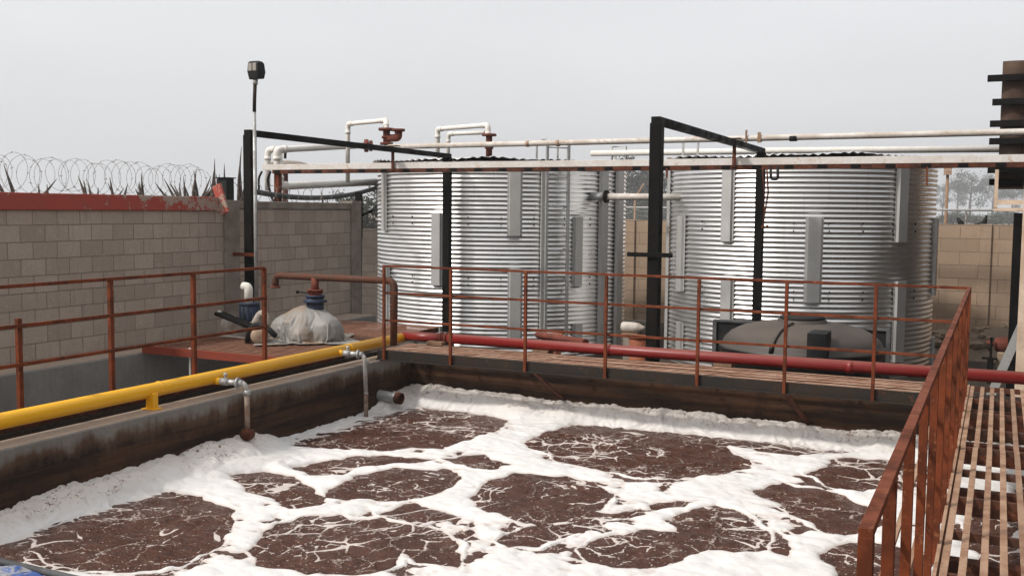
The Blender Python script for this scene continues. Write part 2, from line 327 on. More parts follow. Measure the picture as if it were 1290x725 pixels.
# ------------------------------------------------------------------ mesh builder
class MB:
    def __init__(s): s.v = []; s.f = []; s.sm = []
    def add(s, vs, fs, smooth=False):
        o = len(s.v); s.v += [tuple(map(float, p)) for p in vs]
        s.f += [tuple(i+o for i in f) for f in fs]; s.sm += [smooth]*len(fs); return s
    def box(s, x0, x1, y0, y1, z0, z1):
        vs = [(x, y, z) for x in (x0, x1) for y in (y0, y1) for z in (z0, z1)]
        return s.add(vs, [(0, 1, 3, 2), (4, 6, 7, 5), (0, 4, 5, 1), (2, 3, 7, 6), (0, 2, 6, 4), (1, 5, 7, 3)])
    def bar(s, a, b, w, h, up=(0, 0, 1)):
        """square bar from a to b: w across, h along `up`"""
        a = Vector(a); b = Vector(b); d = (b-a).normalized(); u = Vector(up)
        if abs(d.dot(u)) > .98: u = Vector((0, 1, 0))
        sd = d.cross(u).normalized(); u = sd.cross(d)
        c = [sd*(i*w/2)+u*(j*h/2) for i, j in ((-1, -1), (1, -1), (1, 1), (-1, 1))]
        vs = [a+k for k in c]+[b+k for k in c]
        return s.add(vs, [(3, 2, 1, 0), (4, 5, 6, 7)]+[(i, (i+1) % 4, (i+1) % 4+4, i+4) for i in range(4)])
    def tube(s, pts, r, n=14, caps=True):
        pts = [Vector(p) for p in pts]; rs = r if isinstance(r, (list, tuple)) else [r]*len(pts)
        d0 = (pts[1]-pts[0]).normalized(); u = Vector((0, 0, 1)) if abs(d0.z) < .9 else Vector((1, 0, 0))
        vs = []; u = (u-d0*u.dot(d0)).normalized()
        for i, p in enumerate(pts):
            d = ((pts[i+1] if i < len(pts)-1 else p)-(pts[i-1] if i else p)).normalized()
            u = (u-d*u.dot(d)).normalized(); w = d.cross(u)
            vs += [p+(u*math.cos(2*math.pi*k/n)+w*math.sin(2*math.pi*k/n))*rs[i] for k in range(n)]
        fs = [(i*n+k, i*n+(k+1) % n, (i+1)*n+(k+1) % n, (i+1)*n+k) for i in range(len(pts)-1) for k in range(n)]
        s.add(vs, fs, True)
        if caps:
            m = len(pts)-1; s.add(vs[:n], [tuple(reversed(range(n)))]); s.add(vs[m*n:], [tuple(range(n))])
        return s
    def disc(s, c, d, r, h, n=18):
        """short flange centred at c along d"""
        c = Vector(c); d = Vector(d).normalized(); return s.tube([c-d*h/2, c+d*h/2], r, n)
    def ball(s, c, r, n=14, sq=(1, 1, 1)):
        vs = []; fs = []; m = n//2
        for i in range(m+1):
            a = math.pi*i/m
            for k in range(n):
                b = 2*math.pi*k/n; vs.append((c[0]+r*sq[0]*math.sin(a)*math.cos(b), c[1]+r*sq[1]*math.sin(a)*math.sin(b), c[2]+r*sq[2]*math.cos(a)))
        fs = [(i*n+k, (i+1)*n+k, (i+1)*n+(k+1) % n, i*n+(k+1) % n) for i in range(m) for k in range(n)]
        return s.add(vs, fs, True)
    def lathe(s, c, prof, n=24, axis=(0, 0, 1)):
        """profile of (radius, height) pairs turned about an axis through c"""
        c = Vector(c); q = Vector((0, 0, 1)).rotation_difference(Vector(axis)); vs = []
        for r, h in prof:
            for k in range(n):
                vs.append(c+q @ Vector((r*math.cos(2*math.pi*k/n), r*math.sin(2*math.pi*k/n), h)))
        m = len(prof); fs = [(i*n+k, i*n+(k+1) % n, (i+1)*n+(k+1) % n, (i+1)*n+k) for i in range(m-1) for k in range(n)]
        return s.add(vs, fs, True)
    def build(s, name, mat, parent=None, at=None, bevel=0, label=None):
        me = bpy.data.meshes.new(name); o = bpy.data.objects.new(name, me); COL.objects.link(o)
        off = Vector((0, 0, 0)); p = parent
        base = Vector(at) if at is not None else Vector((0, 0, 0))
        while p is not None: off += p.location; p = p.parent
        org = off+base if parent is None else off
        me.from_pydata([tuple(Vector(v)-org) for v in s.v], [], s.f)
        me.polygons.foreach_set('use_smooth', s.sm)
        bm = bmesh.new(); bm.from_mesh(me); bmesh.ops.remove_doubles(bm, verts=bm.verts, dist=1e-5)
        bmesh.ops.recalc_face_normals(bm, faces=bm.faces); bm.to_mesh(me); bm.free()
        for e in me.edges: pass
        me.materials.append(M[mat] if isinstance(mat, str) else mat); me.update()
        if parent is None: o.location = org
        else: o.parent = parent
        if bevel:
            b = o.modifiers.new('bevel', 'BEVEL'); b.width = bevel; b.segments = 2; b.limit_method = 'ANGLE'; b.angle_limit = R(40)
        if label: o['label'] = label
        return o
def tag(o, label, cat, group=None, kind=None):
    o['label'] = label; o['category'] = cat
    if group: o['group'] = group
    if kind: o['kind'] = kind
    return o
def thing(name, loc, label, cat, group=None):
    o = bpy.data.objects.new(name, None); COL.objects.link(o); o.location = Vector(loc); o.empty_display_size = .2
    return tag(o, label, cat, group)
def elbow(pts, r=.1, k=5):
    """round the corners of a pipe run"""
    pts = [Vector(p) for p in pts]; o = [pts[0]]
    for a, b, c in zip(pts, pts[1:], pts[2:]):
        u = (a-b); w = (c-b); q = min(r, u.length*.49, w.length*.49); u.normalize(); w.normalize()
        p0, p2 = b+u*q, b+w*q
        for i in range(k+1):
            t = i/k; o.append(p0*(1-t)**2+b*2*t*(1-t)+p2*t*t)
    o.append(pts[-1]); return o

# ------------------------------------------------------------------ numpy noise (for the froth and the rubble)
def vnoise(x, y, seed):
    xi = np.floor(x).astype(np.int64); yi = np.floor(y).astype(np.int64); fx = x-xi; fy = y-yi
    fx = fx*fx*fx*(fx*(fx*6-15)+10); fy = fy*fy*fy*(fy*(fy*6-15)+10)
    def h(a, b):
        n = (a*374761393+b*668265263+seed*982451653) & 0x7fffffff
        n = ((n ^ (n >> 13))*1274126177) & 0x7fffffff
        return ((n ^ (n >> 16)) & 0xffff)/65535.
    return (h(xi, yi)*(1-fx)+h(xi+1, yi)*fx)*(1-fy)+(h(xi, yi+1)*(1-fx)+h(xi+1, yi+1)*fx)*fy
def fbm(x, y, seed, octs=4, g=.5):
    s = 0; a = 1; n = 0
    for i in range(octs): s = s+a*vnoise(x*2**i, y*2**i, seed+i*17); n += a; a *= g
    return s/n*2-1
def voro(x, y, seed):
    """distance to the nearest cell point, to the second nearest, and a random value per cell"""
    xi = np.floor(x).astype(np.int64); yi = np.floor(y).astype(np.int64)
    f1 = np.full(x.shape, 9.); f2 = np.full(x.shape, 9.); cid = np.zeros(x.shape)
    def h(a, b, k):
        n = (a*374761393+b*668265263+(seed+k)*982451653) & 0x7fffffff
        n = ((n ^ (n >> 13))*1274126177) & 0x7fffffff
        return ((n ^ (n >> 16)) & 0xffff)/65535.
    for i in (-1, 0, 1):
        for j in (-1, 0, 1):
            px = xi+i+h(xi+i, yi+j, 1); py = yi+j+h(xi+i, yi+j, 2); d = np.hypot(px-x, py-y)
            n = d < f1; f2 = np.where(n, f1, np.minimum(f2, d)); cid = np.where(n, h(xi+i, yi+j, 3), cid); f1 = np.where(n, d, f1)
    return f1, f2, cid
def poly_sd(px, py, poly):
    """signed distance to a closed outline, negative inside"""
    d = np.full(px.shape, 1e9); ins = np.zeros(px.shape, bool); n = len(poly)
    for i in range(n):
        ax, ay = poly[i]; bx, by = poly[(i+1) % n]; ex, ey = bx-ax, by-ay; wx, wy = px-ax, py-ay
        t = np.clip((wx*ex+wy*ey)/(ex*ex+ey*ey+1e-12), 0, 1); d = np.minimum(d, np.hypot(wx-ex*t, wy-ey*t))
        c = ((ay <= py) & (by > py)) | ((by <= py) & (ay > py))
        xx = ax+(py-ay)/(ey if abs(ey) > 1e-9 else 1e-9)*ex; ins ^= c & (px < xx)
    return np.where(ins, -d, d)
def grid_obj(name, X, Y, Z, mat, attrs=None, keep=None):
    ny, nx = X.shape; idx = np.arange(nx*ny).reshape(ny, nx)
    q = np.stack([idx[:-1, :-1], idx[:-1, 1:], idx[1:, 1:], idx[1:, :-1]], -1).reshape(-1, 4)
    v = np.stack([X, Y, Z], -1).reshape(-1, 3)
    if keep is not None:
        kf = keep.reshape(-1)[q].any(1); q = q[kf]; used = np.zeros(len(v), bool); used[q.reshape(-1)] = True
        re = np.cumsum(used)-1; v = v[used]; q = re[q]
    else: used = np.ones(len(v), bool)
    me = bpy.data.meshes.new(name); me.vertices.add(len(v)); me.vertices.foreach_set('co', v.astype(np.float32).reshape(-1))
    me.loops.add(q.size); me.loops.foreach_set('vertex_index', q.astype(np.int32).reshape(-1))
    me.polygons.add(len(q)); me.polygons.foreach_set('loop_start', np.arange(0, q.size, 4, dtype=np.int32))
    me.polygons.foreach_set('use_smooth', np.ones(len(q), bool)); me.update(calc_edges=True); me.validate()
    for k, a in (attrs or {}).items():
        at = me.attributes.new(k, 'FLOAT', 'POINT'); at.data.foreach_set('value', a.reshape(-1)[used].astype(np.float32))
    me.materials.append(M[mat]); o = bpy.data.objects.new(name, me); COL.objects.link(o); return o

# ------------------------------------------------------------------ layout of the yard (metres, eye at 0,0,0)
WALK = -1.70            # top of the walkways
CURB = -1.82            # top of the basin walls
WATER = -2.40
PX0, PX1, PY0, PY1 = -6.65, 1.9, 3.05, 10.95     # inside of the basin
WALLX = -10.0
FRONT_Y, BACK_Y = 11.35, 17.0

# ground: one sheet to the horizon with uneven dirt, heaped near the back wall
def build_ground():
    gx = np.concatenate([np.linspace(-900, -40, 16)[:-1], np.linspace(-40, 40, 120), np.linspace(40, 900, 16)[1:]])
    gy = np.concatenate([np.linspace(-300, -10, 8)[:-1], np.linspace(-10, 60, 110), np.linspace(60, 1400, 16)[1:]])
    X, Y = np.meshgrid(gx, gy); Z = GZ+.05*fbm(X*.5, Y*.5, 3, 4)-.05
    heap = np.exp(-((X-.3)/2.2)**2-((Y-23.6)/1.1)**2)
    Z = Z+heap*(.62+.25*fbm(X*1.7, Y*1.7, 5, 4))
    o = grid_obj('ground', X, Y, Z, 'dirt'); tag(o, 'dusty brown dirt ground of the yard around the basin', 'ground', kind='structure')
build_ground()
o = MB().box(-30, 12, 11.9, 24.6, GZ-.2, GZ+.03).build('shade_slab', 'shade_tone', at=(-5, 18, GZ)); tag(o, 'added unseen dark slab under the two tanks, darkening their reflections', 'yard', kind='structure')  # added out of sight so the tank shells reflect something dark

# ------------------------------------------------------------------ basin, sludge and froth
bas = thing('aeration_basin', ((PX0+PX1)/2, 7, GZ), 'open concrete basin of brown sludge with stained walls', 'basin')
MB().box(PX0-.262, PX0, PY0-.4, PY1+.36, GZ-.2, CURB).build('side_wall', 'basin', bas, bevel=.012)
MB().box(PX0-.6, PX0-.46, PY0-.4, PY1+.36, GZ-.2, CURB).box(PX0-.459, PX0-.263, PY0-.4, PY1+.3, GZ-.2, CURB-.35).build('shaded_slot', 'shade_tone', bas, bevel=.006)  # slot behind the curb, its shade put into the dark colour
MB().box(PX0, PX1+.4, PY1, PY1+.36, GZ-.2, CURB-.003).build('end_wall', 'basin_far', bas, bevel=.012)
MB().box(PX0, PX1+.4, PY0-.4, PY0, GZ-.2, CURB-.003).build('end_wall', 'basin', bas, bevel=.012)
MB().box(PX1, PX1+.4, PY0, PY1, GZ-.2, CURB-.006).build('side_wall', 'basin', bas, bevel=.012)
MB().box(PX0-.252, PX0-.012, PY0-.39, PY1+.3, CURB-.002, CURB+.004).build('curb_cap', 'curb_top', bas)

nx = 0
def ripple(X, Y): return WATER+.016*fbm(X*1.8, Y*1.8, 11, 3)+.020*(np.abs(fbm(X*3.4+fbm(X*2, Y*2, 14, 2), Y*3.8, 12, 3))-.25)+.007*fbm(X*9, Y*10, 16, 2)
def build_water():
    gx = np.arange(PX0-.004, PX1+.004, .025); gy = np.arange(PY0, PY1+.03, .025); X, Y = np.meshgrid(gx, gy)
    Z = ripple(X, Y)
    o = grid_obj('water', X, Y, Z, 'sludge'); tag(o, 'dark brown bubbling sludge water filling the basin', 'water', kind='structure')
build_water()
# open patches in the froth over the air diffusers, surveyed outlines brought onto the water plane; those under the walkway stand for shade
PATCH = [
 [(352,560),(380,545),(420,530),(470,515),(540,511),(600,516),(645,531),(620,548),(560,563),(480,568),(400,568)],
 [(661,560),(680,545),(720,536),(800,535),(860,540),(905,554),(950,578),(945,590),(900,598),(850,602),(780,598),(710,583)],
 [(872,544),(960,541),(1040,552),(1098,567),(1060,573),(990,573),(915,562)],
 [(560,577),(610,570),(650,584),(620,593),(590,587)],
 [(362,588),(400,579),(490,573),(556,576),(520,584),(450,590),(430,600),(395,599)],
 [(402,626),(412,612),(440,601),(500,589),(565,587),(584,600),(562,622),(500,632),(440,631)],
 [(284,601),(330,592),(375,600),(412,632),(360,642),(312,618)],
 [(594,626),(605,606),(650,594),(720,599),(780,622),(760,640),(705,655),(650,659),(610,648)],
 [(-60,690),(0,672),(60,653),(120,631),(200,621),(265,623),(287,640),(297,660),(275,690),(220,712),(150,718),(60,730),(-60,760)],
 [(320,690),(335,667),(370,652),(420,648),(455,660),(490,668),(516,690),(520,713),(470,727),(380,727),(335,712)],
 [(425,653),(480,648),(500,655),(562,667),(587,686),(572,720),(530,708),(500,682),(455,665)],
 [(468,645),(520,632),(567,640),(573,652),(530,661)],
 [(1018,596),(1050,578),(1120,577),(1175,590),(1160,618),(1090,622),(1040,610)],
 [(947,618),(985,606),(1030,613),(1100,638),(1130,662),(1060,677),(1005,655)],
 [(836,656),(870,640),(905,631),(942,645),(972,667),(965,690),(920,698),(870,686)],
 [(720,692),(745,675),(800,664),(860,674),(888,692),(870,706),(800,717),(740,708)],
 [(626,682),(650,668),(730,655),(768,655),(722,671),(670,692),(638,693)],
 [(1030,697),(1080,680),(1130,685),(1180,700),(1180,740),(1060,730)],
 [(970,664),(997,680),(985,696),(968,690)], [(812,634),(850,627),(884,628),(860,639),(825,642)],
 [(1150,560),(1200,556),(1215,580),(1180,590)], [(1215,640),(1260,620),(1290,650),(1260,700),(1215,690)],
 [(560,745),(700,735),(820,760),(700,800),(580,790)], [(900,745),(1000,735),(1050,770),(960,800)], [(250,745),(330,735),(420,760),(330,800)],
 [(-.15,3),(1.9,3),(1.9,5.8),(.9,5.9),(-.1,5.7)], [(-.1,5.95),(.5,6.0),(1.9,5.95),(1.9,8.2),(.8,8.3),(-.05,8.0)], [(-.05,8.6),(.7,8.3),(1.9,8.5),(1.9,10.2),(.3,10.3)],  # froth left out under the walkway, standing in for the shade there
 [(715,640),(760,645),(800,640),(815,648),(770,655),(730,653)],
]
def build_foam():
    st = .0125; gx = np.arange(PX0+.002, PX1, st); gy = np.arange(PY0, PY1-.002, st); X, Y = np.meshgrid(gx, gy)
    wx = X+.10*fbm(X*2.2, Y*2.2, 21, 3)+.02*fbm(X*7, Y*7, 25, 2); wy = Y+.10*fbm(X*2.2, Y*2.2, 31, 3)+.02*fbm(X*7, Y*7, 35, 2)
    sd = np.full(X.shape, 9.); pid = np.zeros(X.shape, int)
    for k, p in enumerate(PATCH):
        w = p if max(p[0]) < 20 else [W(a, b, Z=WATER)[:2] for a, b in p]
        d = poly_sd(wx, wy, w); n = d < sd; sd = np.where(n, d, sd); pid = np.where(n, k, pid)
    # smaller rafts, threads and rings of froth that drift inside the open patches
    ux = X+.24*fbm(X*1.5, Y*1.5, 41, 2)+.07*fbm(X*4.2, Y*4.2, 42, 2); uy = Y+.24*fbm(X*1.5, Y*1.5, 51, 2)+.07*fbm(X*4.2, Y*4.2, 52, 2)
    f1, f2, cid = voro(ux*2.7, uy*3.3, 61); e1 = (f2-f1)/3.0
    g1, g2, gid = voro(ux*5.6, uy*6.8, 71); e2 = (g2-g1)/6.2
    dens = fbm(X*.9, Y*.9, 81, 3); dens2 = fbm(X*2.6, Y*2.6, 87, 3)
    big = .003+.02*np.clip(dens+.05, -.35, 1)+.014*dens2
    web1 = .0025+.008*np.clip(dens, -.5, 1)+.012*dens2-e1*.5
    web2 = -.001+.011*np.clip(dens2+.25*fbm(X*6, Y*6, 99, 2), -.6, 1)-e2*.5
    web3 = -.004+.014*fbm(X*3.1, Y*3.1, 97, 3)-np.abs(fbm(ux*2.6, uy*3.4, 93, 4))*.14      # long drawn-out streaks
    web = np.maximum(np.maximum(web1, web2), web3)
    rag = .05*fbm(X*4, Y*4, 91, 2)+.012*fbm(X*13, Y*14, 95, 2)
    body = sd+.012+rag
    # broken spots of open water in the thinner froth between patches
    holes = .5*fbm(X*5.5, Y*6.5, 101, 4)+.5*fbm(X*1.4, Y*1.4, 105, 3)
    thin = np.clip(1-sd/.28, 0, 1)
    dl0 = np.minimum(X-PX0, PY1-Y); body = np.minimum(body, np.where((sd > .02) & (dl0 > .9) & ~((X < -4.8) & (np.abs(Y-7.4) < .9)), (.36-holes-.24*thin)*.2, 9))
    m = np.maximum(body, web)
    # heaps along the walls
    dl = X-PX0; df = PY1-Y
    wl = .31+.09*fbm(Y*1.3, X*0+3, 111, 3); wf = .36+.08*fbm(X*1.1, Y*0+5, 113, 3)
    near = np.clip(1.15-np.abs(Y-8.6)/1.4, .22, 1) ; left_amt = np.where((Y > 7.9), np.clip(1-(Y-7.9)/.5, .15, 1), 1)
    left_amt = np.where(Y > 10., .15+.85*np.clip((Y-10)/.4, 0, 1), left_amt)
    wob = .16*fbm(X*1.9, Y*1.9, 161, 4); dl = np.maximum(dl+wob*np.clip(dl/.2, 0, 1), 0); df = np.maximum(df+wob*np.clip(df/.2, 0, 1), 0)
    heap = np.maximum(left_amt*np.exp(-(dl/wl)**2.4), .92*np.exp(-(df/wf)**2.4))
    heap = np.maximum(heap, .45*np.exp(-((X+6.1)/.42)**2-((Y-7.25)/.45)**2))
    dw = np.minimum(X-PX0, PY1-Y)+.10*fbm(X*2.3, Y*2.3, 183, 3); heap = heap*np.clip(np.maximum((sd+.06*fbm(X*4, Y*4, 181, 3)+.05)/.18, 1.7-dw/.26), 0, 1)
    b1, _, _ = voro(X*4.2, Y*4.2, 121); b2, _, _ = voro(X*11, Y*11, 131)
    b3, _, _ = voro(X*24+fbm(X*6, Y*6, 151, 2), Y*24, 133); dome = lambda q: np.sqrt(np.clip(1-(q*1.1)**2, 0, 1))
    qx = X+.07*fbm(X*5, Y*5, 171, 3); qy = Y+.07*fbm(X*5, Y*5, 173, 3); b4, _, _ = voro(qx*7, qy*7, 135); b2, _, _ = voro(qx*13, qy*13, 131)
    lump = .35*dome(b1)+.40*dome(b4)+.28*dome(b2)+.16*dome(b3)+.5*fbm(X*1.6, Y*1.6, 141, 3)
    H = np.clip(m/.05, -1, 1); hgt = np.where(H > 0, .011*np.sqrt(np.maximum(H, 0)), .03*H)
    body_h = np.clip(body/.12, 0, 1)
    hgt = hgt+body_h*.010*lump+heap*np.where(X-PX0 < PY1-Y, .055+.09*lump, .07+.105*lump)
    hgt = np.where(heap > .35, np.maximum(hgt, .02), hgt)
    age = np.clip(heap*1.2-.1, 0, 1); th = np.clip(1-np.maximum(body, heap*.2)/.03, 0, 1)
    # fade the froth a little lower against the concrete
    Z = ripple(X, Y)+hgt
    keep = hgt > -.026
    o = grid_obj('foam', X, Y, Z, 'foam', {'age': age, 'thin': th}, keep)
    tag(o, 'thick white froth in rings and heaps on the brown sludge', 'foam', kind='stuff')
build_foam()

# side channel left of the basin
ch = thing('settling_channel', (-8.5, 7, GZ), 'narrow empty concrete channel below the block wall', 'channel')
MB().box(WALLX+.02, -9.42, 2, 14.4, GZ-.2, CURB+.03).build('outer_wall', 'channel', ch, bevel=.012)
MB().box(-9.42, PX0-.603, 2, 13.2, GZ-.15, GZ+.02).build('channel_floor', 'channel', ch)
MB().box(-9.419, PX0-.603, 12.9, 13.2, GZ+.021, CURB-.01).build('end_wall', 'channel', ch)
MB().box(WALLX+.03, -9.44, 2.02, 14.38, CURB+.03, CURB+.036).build('wall_cap', 'curb_top', ch)
MB().tube([W(239, 438, Y=9.3), W(239, 438, Y=9.3)+np.array([0, 0, -1.2])], .012, 8).build('drain_tube', 'white_pvc', ch)

# ------------------------------------------------------------------ walkways and rails
fw = thing('far_walkway', (-3.4, 10.7, WALK), 'rusty grated walkway along the far side of the basin', 'walkway')
FY0, FY1 = 10.31, 11.03; FX0, FX1 = -6.72, -.2
m = MB(); m.box(FX0, FX1, FY0-.01, FY0+.02, WALK-.11, WALK+.004).box(FX0, FX1, FY0-.05, FY0-.01, WALK-.115, WALK-.105)
m.build('front_channel', 'fascia', fw, bevel=.003)
MB().box(FX0, FX1, FY1-.03, FY1, WALK-.11, WALK).build('rear_channel', 'fascia', fw)
m = MB(); y = FY0+.03
while y < FY1-.06:
    for sx0, sx1 in ((FX0+.01, -4.6), (-4.597, -2.5), (-2.497, FX1-.005)):
        j = rng.uniform(-.004, .004); z = WALK+rng.uniform(-.003, .003); m.box(sx0, sx1, y+j, y+j+.038, z-.004, z)
    y += .0885
m.build('grating', 'grate', fw)
m = MB(); x = FX0+.1
while x < FX1: MB().box(x, x+.012, FY0+.02, FY1-.03, WALK-.055, WALK-.012).build('cross_bar', 'rust_dark', fw); x += .75
for px, py in ((672, 470), (990, 496)):
    p = W(px, py, Y=FY0); MB().bar((p[0], FY0+.02, WALK-.12), (p[0]+.12, PY1-.01, WALK-.52), .06, .012).build('brace', 'rust_dark', fw)

def rail_run(root, posts, tops, rails, mat='rust_rail', pw=.034, rw=.03):
    """posts: base points; tops: z of the post heads; rails: z of each rail"""
    for p in posts: MB().bar((p[0], p[1], p[2]), (p[0], p[1], tops-.016), pw, pw, (0, 1, 0)).build('post', mat, root, bevel=.002)
    for i, z in enumerate(rails):
        a, b = posts[0], posts[-1]
        MB().bar((a[0], a[1], z), (b[0], b[1], z), rw, rw).build('top_rail' if i == 0 else 'mid_rail', mat, root, bevel=.002)
RT = -.668
r1 = thing('guard_rail', (-3.4, FY0, WALK), 'long rusty guard rail with three bars on the far walkway', 'railing')
FP = [-6.61, -5.70, -4.745, -3.79, -2.775, -1.885, -1.045]
for x in FP: MB().bar((x, FY0-.03, WALK-.11), (x, FY0-.03, RT-.03), .032, .032, (0, 1, 0)).build('post', 'rust_rail', r1, bevel=.002)
for i, z in enumerate((RT-.014, -1.005, -1.335)):
    MB().bar((-6.63, FY0-.03+.03*(i > 0), z), (-.215, FY0-.03+.03*(i > 0), z), .026, .026).build('top_rail' if i == 0 else 'mid_rail', 'rust_rail', r1, bevel=.002)

rw_ = thing('near_walkway', (.3, 6, WALK), 'rusty open slatted walkway on the right over the froth', 'walkway')
m = MB(); x = -.198
for k in range(12):
    for seg in ((1.0, 4.4), (4.403, 8.1), (8.103, 11.0)):
        j = rng.uniform(-.004, .004); m.box(x+j, x+j+.036, seg[0], seg[1], WALK-.008, WALK+rng.uniform(-.002, .002))
    x += .0885
m.build('slats', 'slat', rw_, bevel=.002)
for k in range(14): y = 1.5+k*.735; MB().box(-.2, .9, y, y+.03, WALK-.06, WALK-.012).build('cross_bar', 'rust_pipe', rw_)
for k in range(6): y = 2.4+k*1.47; MB().box(-.2, .9, y+.2, y+.29, WALK-.22, WALK-.062).build('joist', 'rust_dark', rw_)
m = MB(); m.box(-.222, -.204, 1.0, 11.0, WALK-.1, WALK+.012); m.build('edge_angle', 'slat', rw_)
m = MB(); m.box(.9, .92, 1.0, 11.0, WALK-.1, WALK+.004); m.build('edge_angle', 'slat', rw_)

r2 = thing('guard_rail', (-.23, 6.2, WALK), 'close up rusty guard rail receding along the right walkway', 'railing')
NP = [2.255, 2.80, 3.44, 4.14, 4.84, 5.58, 6.35, 7.18, 7.95, 8.72, 9.48, 10.26]
for y in NP: MB().bar((-.231, y, WALK-.1), (-.231, y, RT-.02), .032, .032, (0, 1, 0)).build('post', 'rust_rail', r2, bevel=.002)
MB().box(-.2465, -.2155, 2.24, 10.28, RT-.022, RT).build('top_rail', 'rust_rail', r2, bevel=.002)
for z in (-1.03, -1.36): MB().bar((-.262, 2.26, z), (-.262, 10.25, z), .016, .016).build('mid_rail', 'slat', r2)

LX = -7.2
lt = [W(0, 363.5, X=LX)[2], W(330, 336, X=LX)[2]]; lz = -.615
r3 = thing('guard_rail', (LX, 7, CURB), 'rusty guard rail left of the yellow pipe above the channel', 'railing')
zt = (lt[0]+lt[1])/2; zm = (W(0, 415.7, X=LX)[2]+W(330, 372.8, X=LX)[2])/2; zl = (W(0, 466, X=LX)[2]+W(330, 409, X=LX)[2])/2
LP = [W(24, 440, X=LX)[1], W(140, 420, X=LX)[1], W(244, 400, X=LX)[1], W(333, 390, X=LX)[1]]; LP = [LP[0]-.98, LP[0]-1.96]+LP
for i, y in enumerate(LP):
    t_ = zm+.06 if abs(y-LP[2]) < .01 else zt
    MB().bar((LX, y, CURB+.002), (LX, y, t_), .04, .04, (0, 1, 0)).build('post', 'rust_rail', r3, bevel=.002)
for i, z in enumerate((zt, zm, zl)):
    MB().bar((LX+(.0 if i == 0 else .028), LP[1]-.4, z), (LX+(.0 if i == 0 else .028), LP[-1], z), .03, .03).build('top_rail' if i == 0 else 'mid_rail', 'rust_rail', r3, bevel=.002)
o = MB().box(LX+.03, LX+.085, 2.6, 10.2, CURB+.006, -1.665).build('kick_plate', 'rust_dark', at=(LX, 6, CURB)); tag(o, 'low rusty steel strip on the curb behind the yellow pipe', 'steel strip')

# ------------------------------------------------------------------ pipes round the basin
YX, YR = -6.86, .064; YZ = -1.65
yp = thing('yellow_pipe', (YX, 7, CURB), 'long yellow air pipe lying along the left basin wall', 'pipe')
MB().tube([(YX, 2.2, YZ), (YX, 7, YZ-.005), (YX, 11.12, YZ)], YR, 24).build('pipe_run', 'yellow_pipe', yp)
for y in (3.9, 6.9, 9.9): MB().lathe((YX, y, YZ-.003), [(YR-.002, -.012), (YR+.004, -.006), (YR+.005, 0), (YR+.004, .006), (YR-.002, .012)], 24, (0, 1, 0)).build('weld_bead', 'yellow_pipe', yp)
for y in (3.3, W(192, 505, X=YX+.05)[1]):
    m = MB(); m.box(YX+.0, YX+.09, y-.03, y+.03, CURB+.012, YZ-.02).box(YX-.03, YX+.12, y-.06, y+.06, CURB+.005, CURB+.014); m.build('support', 'yellow_pipe', yp, bevel=.003)
RY, RR, RZ = 11.12, .062, -1.615
rp = thing('red_pipe', (-3, RY, CURB), 'long red pipe lying along the back of the far walkway', 'pipe')
MB().tube([(YX, RY, RZ-.01), (-6.25, RY, RZ-.005)], RR, 24).build('pipe_run', 'red_pipe', rp)
MB().tube([(-6.2, RY, RZ-.005), (-3.3, RY, RZ), (2.5, RY, RZ+.02)], RR*1.02, 24).build('pipe_run', 'red_pipe', rp)
m = MB()
for dx in (-6.29, -6.22, -6.155): m.disc((dx, RY, RZ-.005), (1, 0, 0), RR*1.22, .028)
m.build('coupling', 'rust_valve', rp)
for dx in (-4.1, -1.4): MB().tube([(dx, RY, RZ), (dx+.07, RY, RZ)], RR*1.12, 20).build('joint_ring', 'red_pipe', rp)
o = MB().box(-6.42, -6.2, RY-.17, RY-.05, WALK+.004, WALK+.05).build('wood_block', 'wood', at=(-6.31, RY-.1, WALK), bevel=.004); tag(o, 'small wooden block beside the red pipe coupling', 'block')
# sludge blocks carrying the pipe on the wall
for dx in (-5, -2.8, -.5): MB().box(dx, dx+.2, RY-.08, RY+.1, CURB, RZ-RR+.005).build('saddle', 'wood', rp)
sx, sy = W(698, 424, Y=12.9)[:2]; sz = W(698, 422, Y=12.9)[2]
o = MB().tube([(sx, sy, GZ), (sx, sy, sz)], .10, 22).disc((sx, sy, sz), (0, 0, 1), .125, .035).build('flanged_stub', 'orange_flange', at=(sx, sy, GZ))
MB().tube([(sx+.02, sy-.02, sz-.09), (sx+.2, 11.9, -1.6), W(738, 431, Y=11.2)], .042, 16).build('branch_pipe', 'rust_valve', o); tag(o, 'orange flanged pipe stub with red branch in front of left tank', 'pipe stub')
o = MB().tube([(*W(804, 440, Y=12.9)[:2], GZ), W(804, 424, Y=12.9)], .12, 22).disc(W(804, 424, Y=12.9), (0, 0, 1), .135, .03).build('flanged_stub', 'orange_flange', at=(*W(804, 440, Y=12.9)[:2], GZ)); tag(o, 'short orange pipe stub beside the tall black post', 'pipe stub')
p = W(783, 411.5, Y=15.5)
m = MB().lathe(p, [(0, 0), (.08, .01), (.088, .03), (.088, .23), (.08, .29), (.04, .35), (.034, .39), (0, .39)], 18, (1, 0, 0))
o = m.build('small_vessel', 'pump_white', at=p); MB().box(p[0]+.03, p[0]+.3, p[1]-.1, p[1]+.1, p[2]-.13, p[2]-.082).build('cradle', 'wood', o); MB().box(p[0]+.06, p[0]+.27, p[1]-.08, p[1]+.08, GZ, p[2]-.131).build('plinth', 'cap_concrete', o)
tag(o, 'small dusty pale vessel lying on a block between the two tanks', 'vessel')

